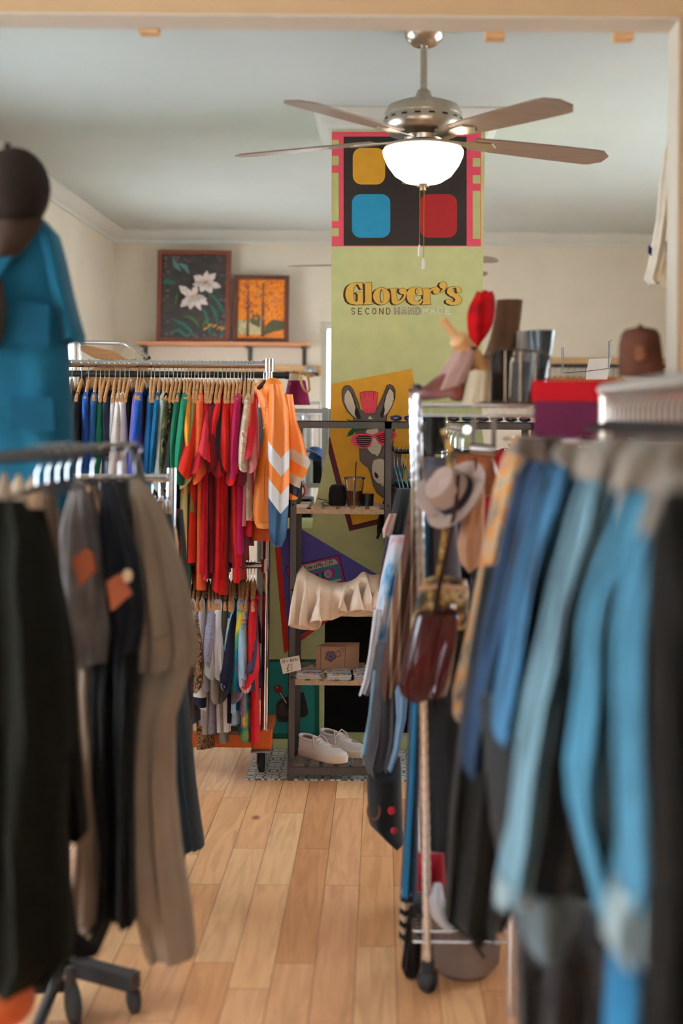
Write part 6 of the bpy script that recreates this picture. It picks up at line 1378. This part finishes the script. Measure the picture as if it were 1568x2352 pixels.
# ================================================================ NEAR RIGHT RACK with denim
NX = .5; ZN = P(1480, 915, 2.35).z+.02
t = thing('garment_rack', 'chrome garment rack in the right foreground packed with denim jackets', 'garment rack', (NX, 2.0, 0))
m = M(t.location); m.cyl((NX, .95, ZN), (NX, 2.74, ZN), .0145, n=16); m.build('rail', steel, t)
for y in (.97, 2.72):
    m = M(t.location); m.cyl((NX, y, .1), (NX, y, ZN), .015, n=16); m.build('post', steel, t)
    m = M(t.location); m.box((NX-.25, y-.015, .08), (NX+.25, y+.015, .11)); m.build('foot', chrome, t)
for i in range(20):
    hanger('thick', f'pale chrome-hooked hanger on the near right chrome rail', (NX, 1.85+.046*i, ZN), 0, 'pale hangers on the near right rail', rr=.018)
def dn(k, c, v=.3):
    return ramp_mat('denim_'+k, 'X', [(.3, tuple(x*(1-v)*.6 for x in c)), (.46, tuple(x*(1-v*.4) for x in c)), (.56, c), (.68, tuple(min(255, x*(1+v*.55)) for x in c))], scale=5, axis_mul=(5, 5, .55), distort=.4, noise=True, const=False, bump=.3)
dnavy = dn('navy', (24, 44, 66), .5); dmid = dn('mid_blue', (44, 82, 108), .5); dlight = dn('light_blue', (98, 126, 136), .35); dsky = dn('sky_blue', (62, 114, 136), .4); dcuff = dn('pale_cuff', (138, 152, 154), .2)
taupe_warmlit = cloth((112, 100, 88)); char = cloth((26, 26, 27)); dgrey = dn('grey', (76, 84, 86), .3)  # taupe collars and shoulders: warm light on the denim tops put into the colour
garm('coat', 'long black coat at the front left of the near denim rack', 'coat', 2.6, [('body', [(1300, 1110, 1260), (1500, 1075, 1255), (1700, 1048, 1245), (1850, 1032, 1225), (2000, 1024, 1190), (2090, 1016, 1168), (2125, 1060, 1150)], cloth((18, 17, 15)), dict(th=.1, amp=.02, k=4))])
garm('denim_jacket', 'navy blue denim jacket left of the paler ones on the near rack', 'jacket', 2.35, [('sleeve', [(1030, 1222, 1300), (1090, 1188, 1290), (1200, 1160, 1262), (1300, 1140, 1230), (1400, 1120, 1205), (1500, 1098, 1180), (1600, 1078, 1160), (1700, 1060, 1140), (1755, 1058, 1130)], dnavy, dict(th=.07, amp=.02, k=3)),
     ('body', [(1040, 1240, 1360), (1300, 1190, 1320), (1600, 1150, 1280), (1760, 1130, 1260)], dnavy, dict(th=.06, dD=.08)), ('collar', [(1004, 1190, 1290), (1040, 1180, 1300), (1062, 1200, 1290)], cloth((70, 52, 40)), dict(th=.05))])
garm('denim_jacket', 'mid blue denim jacket second from the aisle on the near rack', 'jacket', 2.0, [('sleeve', [(1050, 1266, 1370), (1120, 1234, 1340), (1200, 1212, 1308), (1300, 1188, 1276), (1400, 1170, 1252), (1500, 1156, 1232), (1620, 1134, 1212), (1680, 1130, 1190)], dmid, dict(th=.06, amp=.02, k=3)),
     ('body', [(1080, 1320, 1430), (1300, 1260, 1380), (1600, 1200, 1330), (1900, 1190, 1300)], dnavy, dict(th=.06, dD=.08)), ('collar', [(1018, 1280, 1400), (1050, 1262, 1410), (1080, 1290, 1400)], taupe_warmlit, dict(th=.05))])
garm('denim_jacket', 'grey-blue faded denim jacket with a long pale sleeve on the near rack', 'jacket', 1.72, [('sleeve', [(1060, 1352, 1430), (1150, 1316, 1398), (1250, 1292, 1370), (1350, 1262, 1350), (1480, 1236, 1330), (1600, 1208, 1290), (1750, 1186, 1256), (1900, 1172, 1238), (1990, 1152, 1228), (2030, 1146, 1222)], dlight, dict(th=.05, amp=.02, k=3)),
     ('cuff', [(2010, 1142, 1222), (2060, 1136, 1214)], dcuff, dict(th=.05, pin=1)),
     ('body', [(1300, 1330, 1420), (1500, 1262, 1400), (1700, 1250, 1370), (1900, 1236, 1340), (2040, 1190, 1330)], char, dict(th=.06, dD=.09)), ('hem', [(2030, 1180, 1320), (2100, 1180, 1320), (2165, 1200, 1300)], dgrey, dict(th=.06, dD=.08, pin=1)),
     ('collar', [(1002, 1372, 1480), (1040, 1330, 1490), (1090, 1320, 1460)], taupe_warmlit, dict(th=.06))])
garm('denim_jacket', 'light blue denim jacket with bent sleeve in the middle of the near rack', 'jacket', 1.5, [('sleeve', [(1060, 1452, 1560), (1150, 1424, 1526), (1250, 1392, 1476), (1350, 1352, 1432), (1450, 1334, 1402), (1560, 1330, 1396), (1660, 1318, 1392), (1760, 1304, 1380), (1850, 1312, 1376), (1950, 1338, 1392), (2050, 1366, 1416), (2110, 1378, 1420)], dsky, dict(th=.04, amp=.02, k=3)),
     ('body', [(1200, 1450, 1560), (1500, 1400, 1500), (1800, 1380, 1460), (2060, 1390, 1450)], char, dict(th=.05, dD=.08)), ('collar', [(1006, 1480, 1600), (1050, 1420, 1600), (1130, 1400, 1570)], taupe_warmlit, dict(th=.06))])
garm('denim_jacket', 'palest blue denim jacket, nearest the camera with a turned-up cuff', 'jacket', 1.3, [('sleeve', [(1150, 1500, 1580), (1250, 1468, 1540), (1350, 1436, 1506), (1450, 1420, 1500), (1600, 1415, 1500), (1800, 1424, 1500), (1950, 1430, 1500), (2040, 1418, 1500)], dsky, dict(th=.04, amp=.02, k=3)),
     ('cuff', [(2030, 1412, 1500), (2090, 1392, 1500), (2140, 1386, 1494), (2190, 1420, 1476)], dcuff, dict(th=.04, pin=1)), ('shoulder', [(1080, 1540, 1680), (1130, 1500, 1640), (1230, 1470, 1570)], taupe_warmlit, dict(th=.05))])
garm('coat', 'brown-black coat filling the right edge of the frame', 'coat', 1.15, [('body', [(1130, 1520, 1760), (1230, 1488, 1760), (1500, 1492, 1760), (1900, 1502, 1770), (2200, 1496, 1770), (2420, 1490, 1770)], cloth((15, 12, 9), spec=.05, sheen=.001), dict(th=.1, amp=.02, k=4))])
garm('jeans', 'bright blue jeans below the palest jacket at the bottom right', 'jeans', 1.4, [('leg', [(2100, 1412, 1520), (2200, 1404, 1520), (2300, 1398, 1510), (2420, 1392, 1500)], dn('bright_blue', (28, 88, 120)), dict(th=.05, amp=.012))])
garm('skirt', 'dark brown skirt low on the near rack beside the blue jeans', 'skirt', 2.0, [('body', [(2080, 1190, 1400), (2200, 1180, 1410), (2420, 1186, 1410)], cloth((22, 15, 11)), dict(th=.1, amp=.02, k=4))])
garm('trousers', 'charcoal trousers hanging between the sleeves on the near rack', 'trousers', 2.15, [('leg', [(1600, 1100, 1500), (1900, 1130, 1500), (2130, 1180, 1500)], cloth((22, 21, 20)), dict(th=.06, amp=.02, k=5))])
